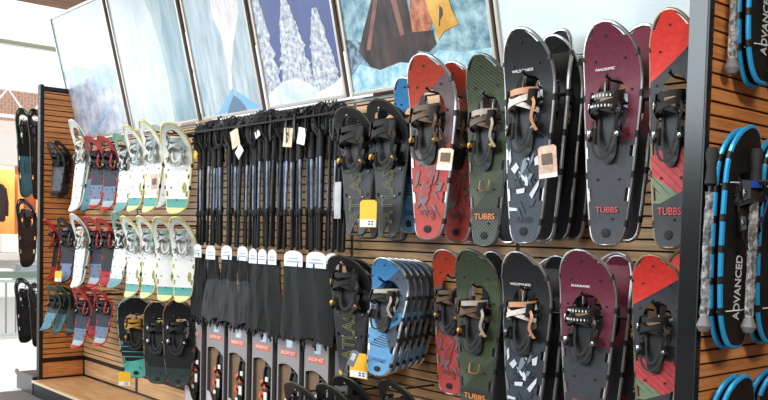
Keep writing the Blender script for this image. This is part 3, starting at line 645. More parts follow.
SHOES = [
    ('blue', 4.824, -0.2, 1.463, 0.805, 0.242, 0, 0, 0, 'blue snowshoe half hidden behind the large red snowshoe of the upper row', '', ''),
    ('red', 5.106, -0.33, 1.43, 0.899, 0.314, 0, 0, 0, 'front red snowshoe with grey shards and brown bindings, upper row', 'large snowshoes on the upper right row', 'cream'),
    ('red', 5.177, -0.2, 1.419, 0.882, 0.271, 0, 0, 0, 'second red snowshoe, between the front red one and the olive one, upper row', 'large snowshoes on the upper right row', ''),
    ('red', 5.183, -0.1, 1.42, 0.871, 0.208, 0, 0, 0, 'dark red snowshoe squeezed behind the olive one, upper row', 'large snowshoes on the upper right row', ''),
    ('olive', 5.484, -0.33, 1.406, 0.873, 0.256, 0, 0, 0, 'olive green snowshoe with orange lettering and striped tail, upper row', 'large snowshoes on the upper right row', ''),
    ('black', 5.502, -0.2, 1.422, 0.892, 0.223, 180, 0, 0, 'black snowshoe hanging directly behind the upper olive green one', '', ''),
    ('wild', 5.745, -0.36, 1.426, 0.923, 0.266, 0, 0, 0, 'tall black snowshoe with white shards on slate tail, upper row', 'large snowshoes on the upper right row', 'photo'),
    ('black', 5.767, -0.28, 1.436, 0.947, 0.247, 180, 0, 0, 'black snowshoe turned backwards behind the upper one with white shards', '', ''),
    ('black', 5.785, -0.19, 1.442, 0.9, 0.223, 0, 0, 0, 'plain black snowshoe with silver rim, middle of the upper black stack', '', ''),
    ('black', 5.799, -0.1, 1.448, 0.968, 0.211, 180, 0, 0, 'rearmost black snowshoe of the upper stack, beside the maroon one', '', ''),
    ('maroon', 6.174, -0.36, 1.428, 0.881, 0.261, 0, 0, 0, 'tall maroon snowshoe with dark grey tail, upper row', 'large snowshoes on the upper right row', ''),
    ('maroon', 6.185, -0.26, 1.446, 0.895, 0.228, 180, 0, 0, 'maroon snowshoe turned backwards behind the upper maroon one', '', ''),
    ('redblack', 6.454, -0.36, 1.425, 0.884, 0.214, 0, 0, 0, 'bright red and charcoal snowshoe beside the pillar, upper row', 'large snowshoes on the upper right row', ''),
    ('blue', 4.782, -0.085, 0.744, 0.561, 0.279, 0, -9, 0, 'rearmost blue snowshoe of the lower blue stack, nearest the red one', 'overlapping blue snowshoes', ''),
    ('blue', 4.789, -0.14, 0.737, 0.571, 0.279, 0, -9, 0, 'second blue snowshoe from the back of the lower blue stack', 'overlapping blue snowshoes', ''),
    ('blue', 4.798, -0.195, 0.73, 0.581, 0.278, 0, -9, 0, 'fourth blue snowshoe from the front of the lower blue stack', 'overlapping blue snowshoes', ''),
    ('blue', 4.808, -0.25, 0.724, 0.59, 0.278, 0, -9, 0, 'third blue snowshoe from the front of the lower blue stack', 'overlapping blue snowshoes', ''),
    ('blue', 4.818, -0.305, 0.718, 0.599, 0.278, 0, -9, 0, 'second blue snowshoe from the front of the lower blue stack', 'overlapping blue snowshoes', ''),
    ('blue', 4.83, -0.36, 0.713, 0.607, 0.277, 0, -9, 0, 'frontmost blue snowshoe of the overlapping blue stack, lower row', 'overlapping blue snowshoes', 'sticker'),
    ('red', 5.159, -0.2, 0.647, 0.732, 0.268, 0, 0, 0, 'red snowshoe hanging left of the green one, lower row', 'large snowshoes on the lower right row', ''),
    ('olive', 5.456, -0.33, 0.564, 0.823, 0.274, 0, 0, 0, 'green snowshoe with orange lettering and striped tail, lower row', 'large snowshoes on the lower right row', ''),
    ('black', 5.476, -0.2, 0.571, 0.808, 0.228, 0, 0, 0, 'black snowshoe with silver rim directly behind the lower green one', '', ''),
    ('wild', 5.768, -0.36, 0.606, 0.781, 0.261, 0, 0, 0, 'black snowshoe with white shards and white straps, lower row', 'large snowshoes on the lower right row', ''),
    ('black', 5.794, -0.28, 0.61, 0.757, 0.225, 180, 0, 0, 'black snowshoe turned backwards behind the lower one with white shards', '', ''),
    ('black', 5.838, -0.18, 0.614, 0.758, 0.221, 0, 0, 0, 'rear black snowshoe left of the maroon one, lower row', '', ''),
    ('maroon', 6.106, -0.38, 0.655, 0.751, 0.267, 0, 0, 0, 'front maroon snowshoe with white ladder straps, lower row', 'large snowshoes on the lower right row', ''),
    ('maroon', 6.131, -0.29, 0.665, 0.732, 0.225, 180, 0, 0, 'maroon snowshoe turned backwards behind the front one, lower row', '', ''),
    ('maroon', 6.156, -0.19, 0.674, 0.711, 0.195, 0, 0, 0, 'dark maroon snowshoe, rear of the lower maroon stack', '', ''),
    ('redblack', 6.431, -0.38, 0.701, 0.696, 0.219, 0, 0, 0, 'bright red and charcoal snowshoe with pale toe pad, lower row', 'large snowshoes on the lower right row', ''),
    ('redblack', 6.458, -0.28, 0.716, 0.711, 0.205, 180, 0, 0, 'red and charcoal snowshoe turned backwards beside the pillar, lower row', '', ''),
    ('msr', 4.497, -0.3, 1.44, 0.69, 0.305, 0, 0, 0, 'black moulded snowshoe with forked tail and yellow tag, upper row', 'black moulded snowshoes with forked tails', 'yellow'),
    ('msr', 4.764, -0.3, 1.434, 0.712, 0.28, 0, 0, 0, 'black moulded snowshoe with forked tail beside the upper blue one', 'black moulded snowshoes with forked tails', ''),
    ('msr', 4.478, -0.2, 1.424, 0.686, 0.314, 0, 0, 0, 'black moulded snowshoe behind the one with yellow tag', 'black moulded snowshoes with forked tails', ''),
    ('msr', 4.729, -0.2, 1.419, 0.712, 0.258, 0, 0, 0, 'black moulded snowshoe in shadow behind its twin, left of the upper blue one', 'black moulded snowshoes with forked tails', ''),
    ('msr', 4.489, -0.32, 0.678, 0.648, 0.291, 8, 0, 0, 'black moulded snowshoe with yellow tag at its tail, lower row', 'black moulded snowshoes with forked tails', 'yellow'),
    ('msr', 4.514, -0.22, 0.65, 0.661, 0.279, 0, 0, 0, 'black moulded snowshoe between its twin and the blue stack', 'black moulded snowshoes with forked tails', ''),
    ('msr', 4.099, -0.32, -0.201, 0.772, 0.34, 0, 0, 0, 'black moulded snowshoe, only its tip showing below the last kit box', 'black moulded snowshoes with forked tails', ''),
    ('msr', 4.379, -0.3, -0.133, 0.736, 0.312, 0, 0, 0, 'black moulded snowshoe tip at the bottom, second from the left', 'black moulded snowshoes with forked tails', ''),
    ('msr', 4.409, -0.2, -0.115, 0.757, 0.325, 0, 0, 0, 'black moulded snowshoe tip at the bottom, second from the right', 'black moulded snowshoes with forked tails', ''),
    ('msr', 4.844, -0.24, 0.003, 0.682, 0.284, 0, 0, 0, 'black moulded snowshoe tip at the bottom below the blue stack', 'black moulded snowshoes with forked tails', ''),
    ('kid_black', 0.111, -0.3, 1.72, 0.483, 0.15, 20, -6, 0, 'small black snowshoe nearest the corner, top left row', 'small snowshoes on the top left row', ''),
    ('kid_black', 0.073, -0.22, 1.706, 0.516, 0.15, 20, -6, 0, 'small black snowshoe tucked behind the corner one, top left row', 'small snowshoes on the top left row', ''),
    ('kid_grey', 0.72, -0.32, 1.571, 0.772, 0.19, 14, -9, 0, 'white snowshoe with pale grey frame, leftmost white one of the top row', 'small snowshoes on the top left row', ''),
    ('kid_navy', 0.967, -0.28, 1.598, 0.603, 0.19, 14, -6, 0, 'navy snowshoe with red tip behind the leftmost white one, top row', 'small snowshoes on the top left row', ''),
    ('kid_navy', 1.253, -0.29, 1.58, 0.602, 0.19, 14, -6, 0, 'navy snowshoe with red tip and frame, second red tipped, top row', 'small snowshoes on the top left row', ''),
    ('kid_teal', 1.583, -0.31, 1.562, 0.615, 0.19, 10, -9, 0, 'white snowshoe with sea green tip beside the red tipped ones, top row', 'small snowshoes on the top left row', ''),
    ('kid_green', 0.461, -0.14, 1.578, 0.67, 0.19, 14, -6, 0, 'dark green edged snowshoe half hidden behind the red tipped ones, top row', 'small snowshoes on the top left row', ''),
    ('kid_grey', 1.971, -0.16, 1.606, 0.624, 0.19, 14, -6, 0, 'pale snowshoe behind the tagged white one, top row', 'small snowshoes on the top left row', ''),
    ('kid_white', 1.819, -0.32, 1.57, 0.647, 0.19, 14, -6, 0, 'white snowshoe with pale yellow frame, left of three, top row', 'small snowshoes on the top left row', ''),
    ('kid_white', 2.091, -0.32, 1.562, 0.671, 0.19, 14, -6, 0, 'white snowshoe with pale yellow frame, middle of three, top row', 'small snowshoes on the top left row', 'photo'),
    ('kid_white', 2.507, -0.34, 1.554, 0.631, 0.22, 34, -2, 0, 'white snowshoe with yellow frame facing out next to the poles, top row', 'small snowshoes on the top left row', ''),
    ('kid_red', 0.0, -0.3, 0.941, 0.549, 0.16, 24, -6, 0, 'small red and black snowshoe by the corner, middle left row', 'small snowshoes on the middle left row', ''),
    ('kid_blue', 0.315, -0.28, 0.931, 0.579, 0.16, 26, -6, 0, 'small grey blue snowshoe second from the corner, middle left row', 'small snowshoes on the middle left row', 'yellow'),
    ('kid_grey', 0.736, -0.32, 0.907, 0.628, 0.19, 14, -9, 0, 'white snowshoe with pale grey frame, leftmost white one of the middle row', 'small snowshoes on the middle left row', ''),
    ('kid_navy', 0.891, -0.25, 0.921, 0.6, 0.19, 14, -6, 0, 'navy and red snowshoe right of the grey framed white one, middle row', 'small snowshoes on the middle left row', ''),
    ('kid_red', 1.161, -0.26, 0.946, 0.567, 0.19, 14, -6, 0, 'red framed snowshoe before the white ones, middle left row', 'small snowshoes on the middle left row', ''),
    ('kid_teal', 1.525, -0.31, 0.953, 0.592, 0.19, 14, -14, 0, 'white snowshoe with blue grey tip leaning outward, middle row', 'small snowshoes on the middle left row', ''),
    ('kid_white', 1.742, -0.3, 0.897, 0.625, 0.19, 14, -6, 0, 'white snowshoe with sea green tail, first of four, middle row', 'small snowshoes on the middle left row', ''),
    ('kid_white', 2.059, -0.32, 0.913, 0.609, 0.19, 14, -6, 0, 'white snowshoe with sea green tail, second of four, middle row', 'small snowshoes on the middle left row', ''),
    ('kid_white', 2.338, -0.33, 0.915, 0.608, 0.19, 34, -2, 0, 'white snowshoe with olive ovals, third of four, middle row', 'small snowshoes on the middle left row', ''),
    ('kid_white', 2.596, -0.33, 0.927, 0.597, 0.19, 34, -2, 0, 'white snowshoe with olive ovals beside the gaiters, middle row', 'small snowshoes on the middle left row', ''),
    ('kid_green', 0.332, -0.42, 0.489, 0.4, 0.16, 15, -24, 0, 'small dark green snowshoe leaning out by the corner post, bottom row', 'snowshoes on the bottom left row', ''),
    ('kid_green', 0.362, -0.34, 0.462, 0.43, 0.16, 15, -20, 0, 'small dark green snowshoe behind the outermost one, bottom row', 'snowshoes on the bottom left row', ''),
    ('kid_black', 0.319, -0.24, 0.443, 0.439, 0.16, 20, -5, 0, 'small black snowshoe behind the dark green ones, bottom row', 'snowshoes on the bottom left row', ''),
    ('kid_navy', 0.868, -0.36, 0.394, 0.511, 0.19, 14, -13, 0, 'navy snowshoe with red rimmed grey tail, bottom row', 'snowshoes on the bottom left row', ''),
    ('kid_navy', 1.211, -0.32, 0.452, 0.468, 0.19, 14, -11, 0, 'navy snowshoe with red rimmed tail, left of the big teal one', 'snowshoes on the bottom left row', ''),
    ('kid_red', 0.72, -0.2, 0.465, 0.45, 0.18, 14, -5, 0, 'red framed snowshoe in the shade between two navy ones, bottom row', 'snowshoes on the bottom left row', ''),
    ('teal', 1.902, -0.36, 0.288, 0.625, 0.3, 46, 0, 0, 'big black snowshoe with turquoise tail and gold binding, bottom row', 'snowshoes on the bottom left row', 'yellow'),
    ('bronze', 2.247, -0.34, 0.289, 0.611, 0.26, 34, -3, 0, 'black snowshoe with bronze frame right of the turquoise one, bottom row', 'snowshoes on the bottom left row', ''),
    ('bronze', 2.558, -0.34, 0.316, 0.623, 0.26, 34, -1, 0, 'black snowshoe with bronze frame beside the first kit box, bottom row', 'snowshoes on the bottom left row', ''),
]

pend = []
for s_ in SHOES:
    pend.append(s_)
# copies are drawn from clean prototypes, so tags never propagate
protos = {}
def get(kind):
    if kind not in protos: protos[kind] = snowshoe(kind, KIND[kind])
    return dup(protos[kind])
hooks = []
for s_ in SHOES:
    place(*s_)
    kind, X, Y, Z, H, W, yaw = s_[:7]; p = KIND[kind]
    h1 = p.get('hole', (.52, .80, .055))[1]
    hooks.append((X, Y, Z+h1*H-.01, s_[9], yaw))
# end cap: blue tubed pairs, rods stick out along +X
def endcap(X, Y, Z, label, th=86, H=.84, tg=None):
    r = get('yukon'); r.name = 'snowshoe'; r['proto'] = 'yukon'; r.location = (X, Y, Z); r.rotation_euler = (0, R(2), R(th)); r.scale = (.90, .7, H/.84); tag(r, label, 'snowshoe', 'bright blue tubed snowshoes on the end cap')
    # cable tie round the pair
    for zz, ln in ((.16, .5), (.74, .3)):
        bm = bmesh.new(); w = .25*(.36 if zz < .5 else .46)
        ps = [(-w, -.02, zz*.84), (0, -.034, zz*.84+.006), (w, -.022, zz*.84+.014)]
        tube(bm, ps, .0024, 6); o = obj('cable_tie', bm, white, r)
    return r
row = {'top': (2.035, .12), 'middle': (1.07, 0.0), 'bottom': (.165, .03)}
EY = (-.318, -.040, .24)
for rn, (z0, sh) in row.items():
    for j, nm in enumerate(('nearest the pillar', 'second from the pillar', 'third from the pillar')):
        for q in range(2):
            endcap(WX+(.092 if q else .050), EY[j]+sh-(.012 if q else 0), z0+(.006 if q else 0), 'blue tubed snowshoe, %s end cap row, %s, %s one' % (rn, nm, 'outer' if q else 'inner'), H=.79)
# remove unplaced prototypes (they stand at the origin)
for k_, o_ in protos.items():
    for ch in list(o_.children):
        for g in list(ch.children): bpy.data.objects.remove(g)
        bpy.data.objects.remove(ch)
    bpy.data.objects.remove(o_)

# ------------------------------------------------------------------ display hooks
def hook(X, z, d, label, along='y'):
    bm = bmesh.new()
    pts = [(0, -.004, -.01), (0, -.02, 0), (0, -d+.03, 0), (0, -d, .012)]
    tube(bm, pts, .0055, 8); lathe(bm, [(.007, -.002), (.009, .004), (.007, .01)], 8, Matrix.Translation((0, -d, .012)))
    t = thing('display_hook', label, 'hook', (X, 0, z), (0, 0, PI/2 if along == 'x' else 0), 'black display hooks')
    obj('arm', bm, blackm, t); obj('bracket', bx(-.022, .022, -.006, -.001, -.03, .03, bev=.0015), blackm, t, False)
    return t
seen = []
for (X, Y, z, lb, yw) in sorted(hooks, key=lambda q: q[1]):
    if z > 2.2: z = 2.2
    if any(abs(X-a) < .075 and abs(z-b) < .12 for a, b in seen): continue
    seen.append((X, z)); d = -Y+.05
    hook(X, z, min(d, .44), 'hook holding the '+lb)
for rn, (z0, sh) in row.items():
    for j, yy in enumerate(EY):
        o = hook(0, 0, .22, 'black hook on the end cap, %s row, %s from the pillar' % (rn, ('first', 'second', 'third')[j]), 'x'); o.location = (WX+.002, yy+sh, z0+.60)
# ------------------------------------------------------------------ poles
grip = mat('black_foam_grip', (30, 30, 32), .75); shaftm = mat('slate_shaft', (128, 142, 160), .28, .8, var=.5, scale=16); shaft2 = mat('black_shaft', (26, 27, 30), .3, .3)
def pole(kind):
    t = thing('trekking_pole', '', 'trekking pole')
    L = .71
    bm = bmesh.new(); lathe(bm, [(.006, L-.16), (.017, L-.155), (.014, L-.10), (.016, L-.06), (.015, L-.03), (.021, L-.012), (.017, L), (.006, L+.004)], 10); obj('grip', bm, grip, t)
    bm = bmesh.new(); lathe(bm, [(.010, .25), (.010, L-.155)], 10); obj('upper_shaft', bm, shaftm if kind else shaft2, t)
    bm = bmesh.new(); lathe(bm, [(.0105, .205), (.0135, .21), (.0135, .245), (.0105, .25)], 10); box(bm, .008, .021, -.008, .008, .212, .242, bev=.002); obj('flick_lock', bm, rubber, t)
    bm = bmesh.new(); lathe(bm, [(.0085, .15), (.0085, .206)], 10); obj('lower_shaft', bm, shaft2, t)
    bm = bmesh.new(); lathe(bm, [(.010, .16), (.011, .03), (.010, .0), (.004, -.004)], 10); lathe(bm, [(.008, .045), (.012, .065), (.008, .07)], 10); obj('rubber_tip', bm, rubber, t)
    bm = bmesh.new(); ps = catmull([(.004, -.01, L-.02), (.042, -.02, L+.03), (.036, -.02, L+.12), (0, -.01, L+.155), (-.036, -.01, L+.11), (-.04, -.005, L+.03), (-.004, 0, L-.02)], 4); ribbon(bm, ps, .013, .003, (.3, -1, 0)); ribbon(bm, [(x*.6+.018, y-.02+x*.4, z-.02) for x, y, z in ps], .013, .003, (.8, -1, 0)); ribbon(bm, [(x*.8-.02, y+.03-x*.3, z*.9+.06) for x, y, z in ps], .016, .003, (-.6, -1, 0)); obj('wrist_strap', bm, black, t)
    bm = bmesh.new(); poly = []
    for i in range(16):
        a = 2*PI*i/16; rr = .050 if i % 2 else .026; poly.append((rr*math.cos(a), L+.11+rr*math.sin(a)))
    prism(bm, poly, -.034, -.028); prism(bm, [(x*.9-.02, z-.055) for x, z in poly], .02, .026, M=Matrix.Rotation(R(25), 4, 'Z')); obj('snow_basket', bm, rubber, t)
    return t
pp_ = [pole(0), pole(1)]
rnd = random.Random(4)
def put_pole(k, X, d, z0, label, L=1.0, grp='packed black trekking poles'):
    r = dup(pp_[k]); r.name = 'trekking_pole'; r.location = (X, -d, z0); r.rotation_euler = (R(rnd.uniform(-1.5, 1.5)), R(rnd.uniform(-1.2, 1.2)), R(rnd.uniform(-60, 60))); r.scale = (1, 1, L); tag(r, label, 'trekking pole', grp)
x0p, x1p = 2.60, 4.30
n = 36
for i in range(n):
    X = x0p+(x1p-x0p)*i/(n-1)+rnd.uniform(-.012, .012)
    put_pole(i % 2 if rnd.random() < .8 else 0, X, .24+rnd.uniform(-.02, .02), 1.345+rnd.uniform(-.012, .012)+.0*i, 'black trekking pole in the front rank of the packed rack above the gaiters', rnd.uniform(.96, 1.01))
n = 32
for i in range(n):
    X = x0p-.12+(x1p-x0p)*i/(n-1)+rnd.uniform(-.015, .015)
    put_pole((i+1) % 2, X, .14+rnd.uniform(-.015, .015), 1.345+rnd.uniform(-.015, .015), 'black trekking pole in the back rank of the packed rack above the gaiters', rnd.uniform(.98, 1.03))
for r in pp_:
    for ch in list(r.children): bpy.data.objects.remove(ch)
    bpy.data.objects.remove(r)
# paper tags hanging between the poles
def card(name, label, poly, loc, rot, mt_, grp=None):
    bm = bmesh.new(); prism(bm, poly, -.0006, .0006); t = thing(name, label, 'tag', loc, rot, grp); obj('card', bm, mt_, t, False)
    bm = bmesh.new(); tube(bm, [(0, 0, 0), (0, .01, .03), (.004, .02, .06)], .0009, 5); obj('string', bm, black, t); return t
sq = [(-.045, -.11), (.045, -.11), (.045, 0), (-.045, 0)]
for (X, z), rot, mt_, lb, sc_ in (((3.181, 2.113), -18, cream, 'cream tag hanging over the left poles', 1.1), ((3.284, 1.995), 45, whitecard, 'white diamond shaped tag over the left poles', .75), ((3.816, 2.079), 6, cream, 'cream and white tag over the middle poles', 1.05), ((3.962, 2.069), 12, whitecard, 'narrow white tag over the right poles', .9), ((3.495, 2.078), 66, whitecard, 'small white slanted tag over the centre poles', .5), ((2.689, 1.994), 40, yellowcard, 'small yellow tag left of the poles', .45)):
    t = card('paper_tag', lb, sq, (X, -.30, z), (0, R(rot), 0), mt_, 'paper tags among the poles'); t.scale = (sc_, 1, sc_)
for k, (X, zz) in enumerate(((4.277, 1.740),)):
    t = card('paper_tag', 'long grey and white label between poles and black snowshoes', [(-.03, -.21), (.03, -.21), (.03, 0), (-.03, 0)], (X, -.27, zz), (0, 0, 0), mat('label_grey', (176, 178, 180), .4, var=.3, scale=12))
# pole rack bar
t = thing('pole_rack', 'black rack bar from which the trekking poles hang', 'rack', (0, 0, 0))
bm = bmesh.new(); tube(bm, [(2.45, -.31, 2.13), (4.36, -.31, 2.13)], .008, 8); obj('front_bar', bm, blackm, t)
for x in (2.47, 3.12, 3.76, 4.34):
    bm = bmesh.new(); tube(bm, [(x, -.002, 2.11), (x, -.31, 2.13)], .006, 8); obj('bracket_arm', bm, blackm, t)
# ------------------------------------------------------------------ gaiters
gfab = mat('black_gaiter_fabric', (14, 14, 16), .8, var=.25, scale=14); gfab2 = mat('charcoal_gaiter_fabric', (54, 56, 60), .8, var=.2, scale=14)
def gaiter(X, Y, z1, z0, w_top, w_bot, label, low=None, cards=1):
    t = thing('gaiter', label, 'gaiter', (X, Y, z0), group='black gaiters under the poles')
    H = z1-z0; rr = random.Random(int(X*1000))
    bm = bmesh.new(); NX, NZ = 14, 14; ph = rr.uniform(0, 6)
    def P(i, j, s):
        u = i/NX*2-1; v = j/NZ; w = (w_bot+(w_top-w_bot)*v)/2
        pk = .013*math.sin(u*(8 if w_bot > .35 else 5)+ph+v*2.5)*(1-.3*v)+.005*math.sin(u*19+v*5+ph)+.003*math.sin(v*9+u*5)
        th = .026*(1-u*u)**.5*(1-.4*v)
        return (u*w+.006*math.sin(v*7+ph), s*th+pk-.0, v*H+(.018*math.cos(u*4+ph)-.012)*(1-v))
    for s, mi in ((-1, 0), (1, 0)):
        g = [[bm.verts.new(P(i, j, s)) for i in range(NX+1)] for j in range(NZ+1)]
        for j in range(NZ):
            for i in range(NX):
                f = bm.faces.new((g[j][i], g[j][i+1], g[j+1][i+1], g[j+1][i])); f.material_index = 1 if (low and j/NZ < low) else 0
    bmesh.ops.remove_doubles(bm, verts=bm.verts, dist=.002)
    obj('fabric', bm, [gfab, gfab2], t)
    cw = w_top/cards
    for c in range(cards):
        bm = bmesh.new(); cx = -w_top/2+cw*(c+.5); hw = min(cw*.42, .095)
        pl = [(cx-hw, H-.025), (cx+hw, H-.025)]+[(cx+hw*math.cos(a), H+.035+.035*math.sin(a)) for a in [PI*i/10 for i in range(11)]]
        prism(bm, pl, -.024-.002*c, -.0215-.002*c); o = obj('header_card', bm, mat('gaiter_card', (226, 230, 238), .5, var=.1, scale=40), t, False)
        bm = bmesh.new(); box(bm, cx-hw*.7, cx+hw*.7, -.0255-.002*c, -.0245-.002*c, H+.0, H+.008); box(bm, cx-hw*.5, cx+hw*.5, -.0255-.002*c, -.0245-.002*c, H+.02, H+.026); obj('card_print', bm, mat('pale_blue_print', (150, 165, 195), .5), o, False)
    for q in range(5):
        bm = bmesh.new(); x = -w_bot/2+w_bot*(q+.5)/5
        l = rr.uniform(.03, .07); ribbon(bm, [(x, -.01, .01), (x+rr.uniform(-.012, .012), -.02, -l*.5), (x+rr.uniform(-.02, .02), -.015, -l)], .014, .004, (0, -1, 0)); box(bm, x-.011, x+.011, -.026, -.012, -l*.7, -l*.7+.02, bev=.002); obj('strap', bm, rubber, t)
    return t
def gz(a, b): return a[0], b[1]
G = [(((2.763, 1.275)), ((2.691, 0.830)), .13, .20, 'black gaiter half in shadow beside the white snowshoes', None, 1),
     (((2.990, 1.269)), ((2.895, 0.842)), .15, .26, 'black and charcoal gaiter with rounded white card, left of three', .62, 1),
     (((3.185, 1.276)), ((3.122, 0.835)), .16, .29, 'black and charcoal gaiter with rounded white card, middle of three', .62, 1),
     (((3.339, 1.275)), ((3.304, 0.837)), .15, .23, 'black and charcoal gaiter with rounded white card, right of three', .62, 1),
     (((3.595, 1.265)), ((3.586, 0.820)), .34, .41, 'wide black gaiter with three white cards, left of the widest one', None, 3),
     (((4.085, 1.267)), ((4.080, 0.824)), .46, .52, 'widest black gaiter with two white cards, nearest the black snowshoes', None, 2),
     (((4.167, 1.258)), ((4.183, 0.815)), .16, .2, 'narrow black gaiter seen behind the widest one', None, 1)]
dd = [.28, .30, .30, .28, .30, .33, .20]
for (tp, bt, wt, wb, lb, low, cd_), d in zip(G, dd): gaiter((tp[0]+bt[0])/2, -d, tp[1], bt[1], wt, wb, lb, low, cd_)
# ------------------------------------------------------------------ kit boxes
cardg = mat('grey_kit_card', (150, 144, 146), .5, var=.06, scale=6); cardl = mat('light_kit_card', (190, 184, 190), .5, var=.15, scale=18); kitbrown = mat('kit_brown_inner', (128, 100, 74), .6); kitdark = mat('kit_dark_side', (92, 92, 94), .5)
def kit(X, Y, z1, label, accent, tilt=0):
    w, Hh, dp = .235, .80, .07
    t = thing('snowshoe_kit_box', label, 'kit box', (X, Y, z1-Hh), (0, R(tilt), 0), 'snowshoe kits hanging under the gaiters')
    bm = bmesh.new(); box(bm, -w/2, -w/2+.004, 0, dp, 0, Hh); box(bm, w/2-.004, w/2, 0, dp, 0, Hh); box(bm, -w/2, w/2, dp, dp+.004, 0, Hh); box(bm, -w/2+.004, w/2-.004, 0, dp, 0, .004); obj('carton', bm, kitdark, t, False)
    bm = bmesh.new(); n = 14; x0, x1 = -w/2, w/2
    top = [(x0+.012+(w-.024)*i/n, Hh-.20+.035*math.sin(PI*i/n*.9+.15)-.04*i/n) for i in range(n+1)]
    for a, b in zip(top, top[1:]): prism(bm, [a, b, (b[0], Hh), (a[0], Hh)], -.003, 0)
    prism(bm, [(x0, 0), (x0+.012, 0), (x0+.012, Hh), (x0, Hh)], -.003, 0); prism(bm, [(x1-.012, 0), (x1, 0), (x1, Hh), (x1-.012, Hh)], -.003, 0)
    obj('header_panel', bm, cardg, t, False)
    bm = bmesh.new(); bot = [(x0+.012+(w-.024)*i/n, .30-.15*i/n+.02*math.sin(i*.7)) for i in range(n+1)]
    for a, b in zip(bot, bot[1:]): prism(bm, [(a[0], .004), (b[0], .004), b, a], -.003, 0)
    obj('lower_panel', bm, cardl, t, False)
    obj('inner_card', bx(x0+.012, .0, .022, .026, .05, Hh-.19), kitbrown, t, False)
    lb = obj('orange_label', bx(-.082, .085, -.0045, -.0032, Hh-.130, Hh-.094), orange, t, False)
    text_mesh('SNOW KIT', .034, txt_w, lb, (0, -.0052, Hh-.112), (PI/2, 0, 0), 'lettering', .15)
    obj('logo_square', bx(-.018, .045, -.0045, -.0032, Hh-.076, Hh-.018), mat('logo_blue_white', (206, 222, 238), .5, var=.25, scale=60), t, False)
    # what shows in the opening: binding with straps, shoe rim, pole
    bm = bmesh.new(); tube(bm, catmull([(.0, .014, .12), (.0, .014, .45), (.02, .014, .56), (.06, .014, .56), (.085, .014, .45), (.085, .014, .1)], 6), .008, 8); obj('snowshoe_rim', bm, black, t)
    bm = bmesh.new()
    for a in ((-.02, .46, 40), (.02, .43, -35), (.0, .39, 10), (-.03, .36, -50)):
        c, s = math.cos(R(a[2])), math.sin(R(a[2]))
        ribbon(bm, [(a[0]-.04*c, .02, a[1]-.04*s), (a[0], .004, a[1]), (a[0]+.04*c, .02, a[1]+.04*s)], .020, .004, (0, -1, 0))
    obj('binding_strap', bm, accent, t)
    bm = bmesh.new(); box(bm, .0, .055, .006, .03, .32, .43, bev=.008); box(bm, -.03, .03, .012, .035, .26, .34, bev=.008); box(bm, .02, .07, .016, .035, .44, .55, bev=.008); obj('binding', bm, black, t)
    bm = bmesh.new(); box(bm, .015, .05, .002, .008, .34, .40, bev=.002); box(bm, -.028, .0, .003, .010, .29, .315, bev=.002); box(bm, .03, .06, .002, .010, .47, .50, bev=.002); obj('buckle', bm, white, t)
    bm = bmesh.new(); tube(bm, [(.075, .04, .02), (.078, .04, .52)], .007, 8); obj('pole_shaft', bm, dsilver, t)
    return t
KT = [((2.630, 0.810), 'first kit box from the left with orange binding, under the gaiters', orange), ((2.939, 0.816), 'second kit box from the left with orange binding, under the gaiters', orange), ((3.227, 0.809), 'third kit box from the left with red and orange straps', orange),
      ((3.529, 0.813), 'fourth kit box from the left with orange binding straps', orange), ((3.820, 0.811), 'fifth kit box from the left with white binding straps', white), ((4.109, 0.805), 'rightmost kit box with white binding, next to the black snowshoes', white)]
for (X, z), lb, ac in KT: kit(X, -.27, z, lb, ac)
# grey sleeve beside the last kit
(X, z) = (4.346, 0.767)
t = thing('grey_sleeve', 'plain grey card sleeve hanging right of the last kit box', 'sleeve', (X, -.26, z-.5)); obj('card_sleeve', bx(-.06, .06, -.01, .03, 0, .5, bev=.003), mat('grey_sleeve_card', (98, 100, 102), .4, var=.1), t, False)
bm = bmesh.new(); prism(bm, [(-.012, .38), (.014, .36), (.02, .60), (-.004, .62)], -.016, -.0105); obj('yellow_flash', bm, yellowcard, t, False)

# ------------------------------------------------------------------ pole bags at the end cap
def plastic(name):
    m = bpy.data.materials.new(name); m.use_nodes = True; nt = m.node_tree; N = nt.nodes; L = nt.links
    b = N['Principled BSDF']; b.inputs['Base Color'].default_value = (.85, .87, .9, 1); b.inputs['Roughness'].default_value = .12
    n = N.new('ShaderNodeTexNoise'); n.inputs['Scale'].default_value = 38; tc = N.new('ShaderNodeTexCoord'); L.new(tc.outputs['Object'], n.inputs['Vector'])
    bp = N.new('ShaderNodeBump'); bp.inputs['Strength'].default_value = .9; bp.inputs['Distance'].default_value = .02; L.new(n.outputs['Fac'], bp.inputs['Height']); L.new(bp.outputs[0], b.inputs['Normal'])
    r = N.new('ShaderNodeValToRGB'); r.color_ramp.elements[0].position = .42; r.color_ramp.elements[1].position = .68
    r.color_ramp.elements[0].color = (.10,)*3+(1,); r.color_ramp.elements[1].color = (.55,)*3+(1,); L.new(n.outputs['Fac'], r.inputs[0]); L.new(r.outputs[0], b.inputs['Alpha'])
    return m
plas = plastic('clear_plastic_film')
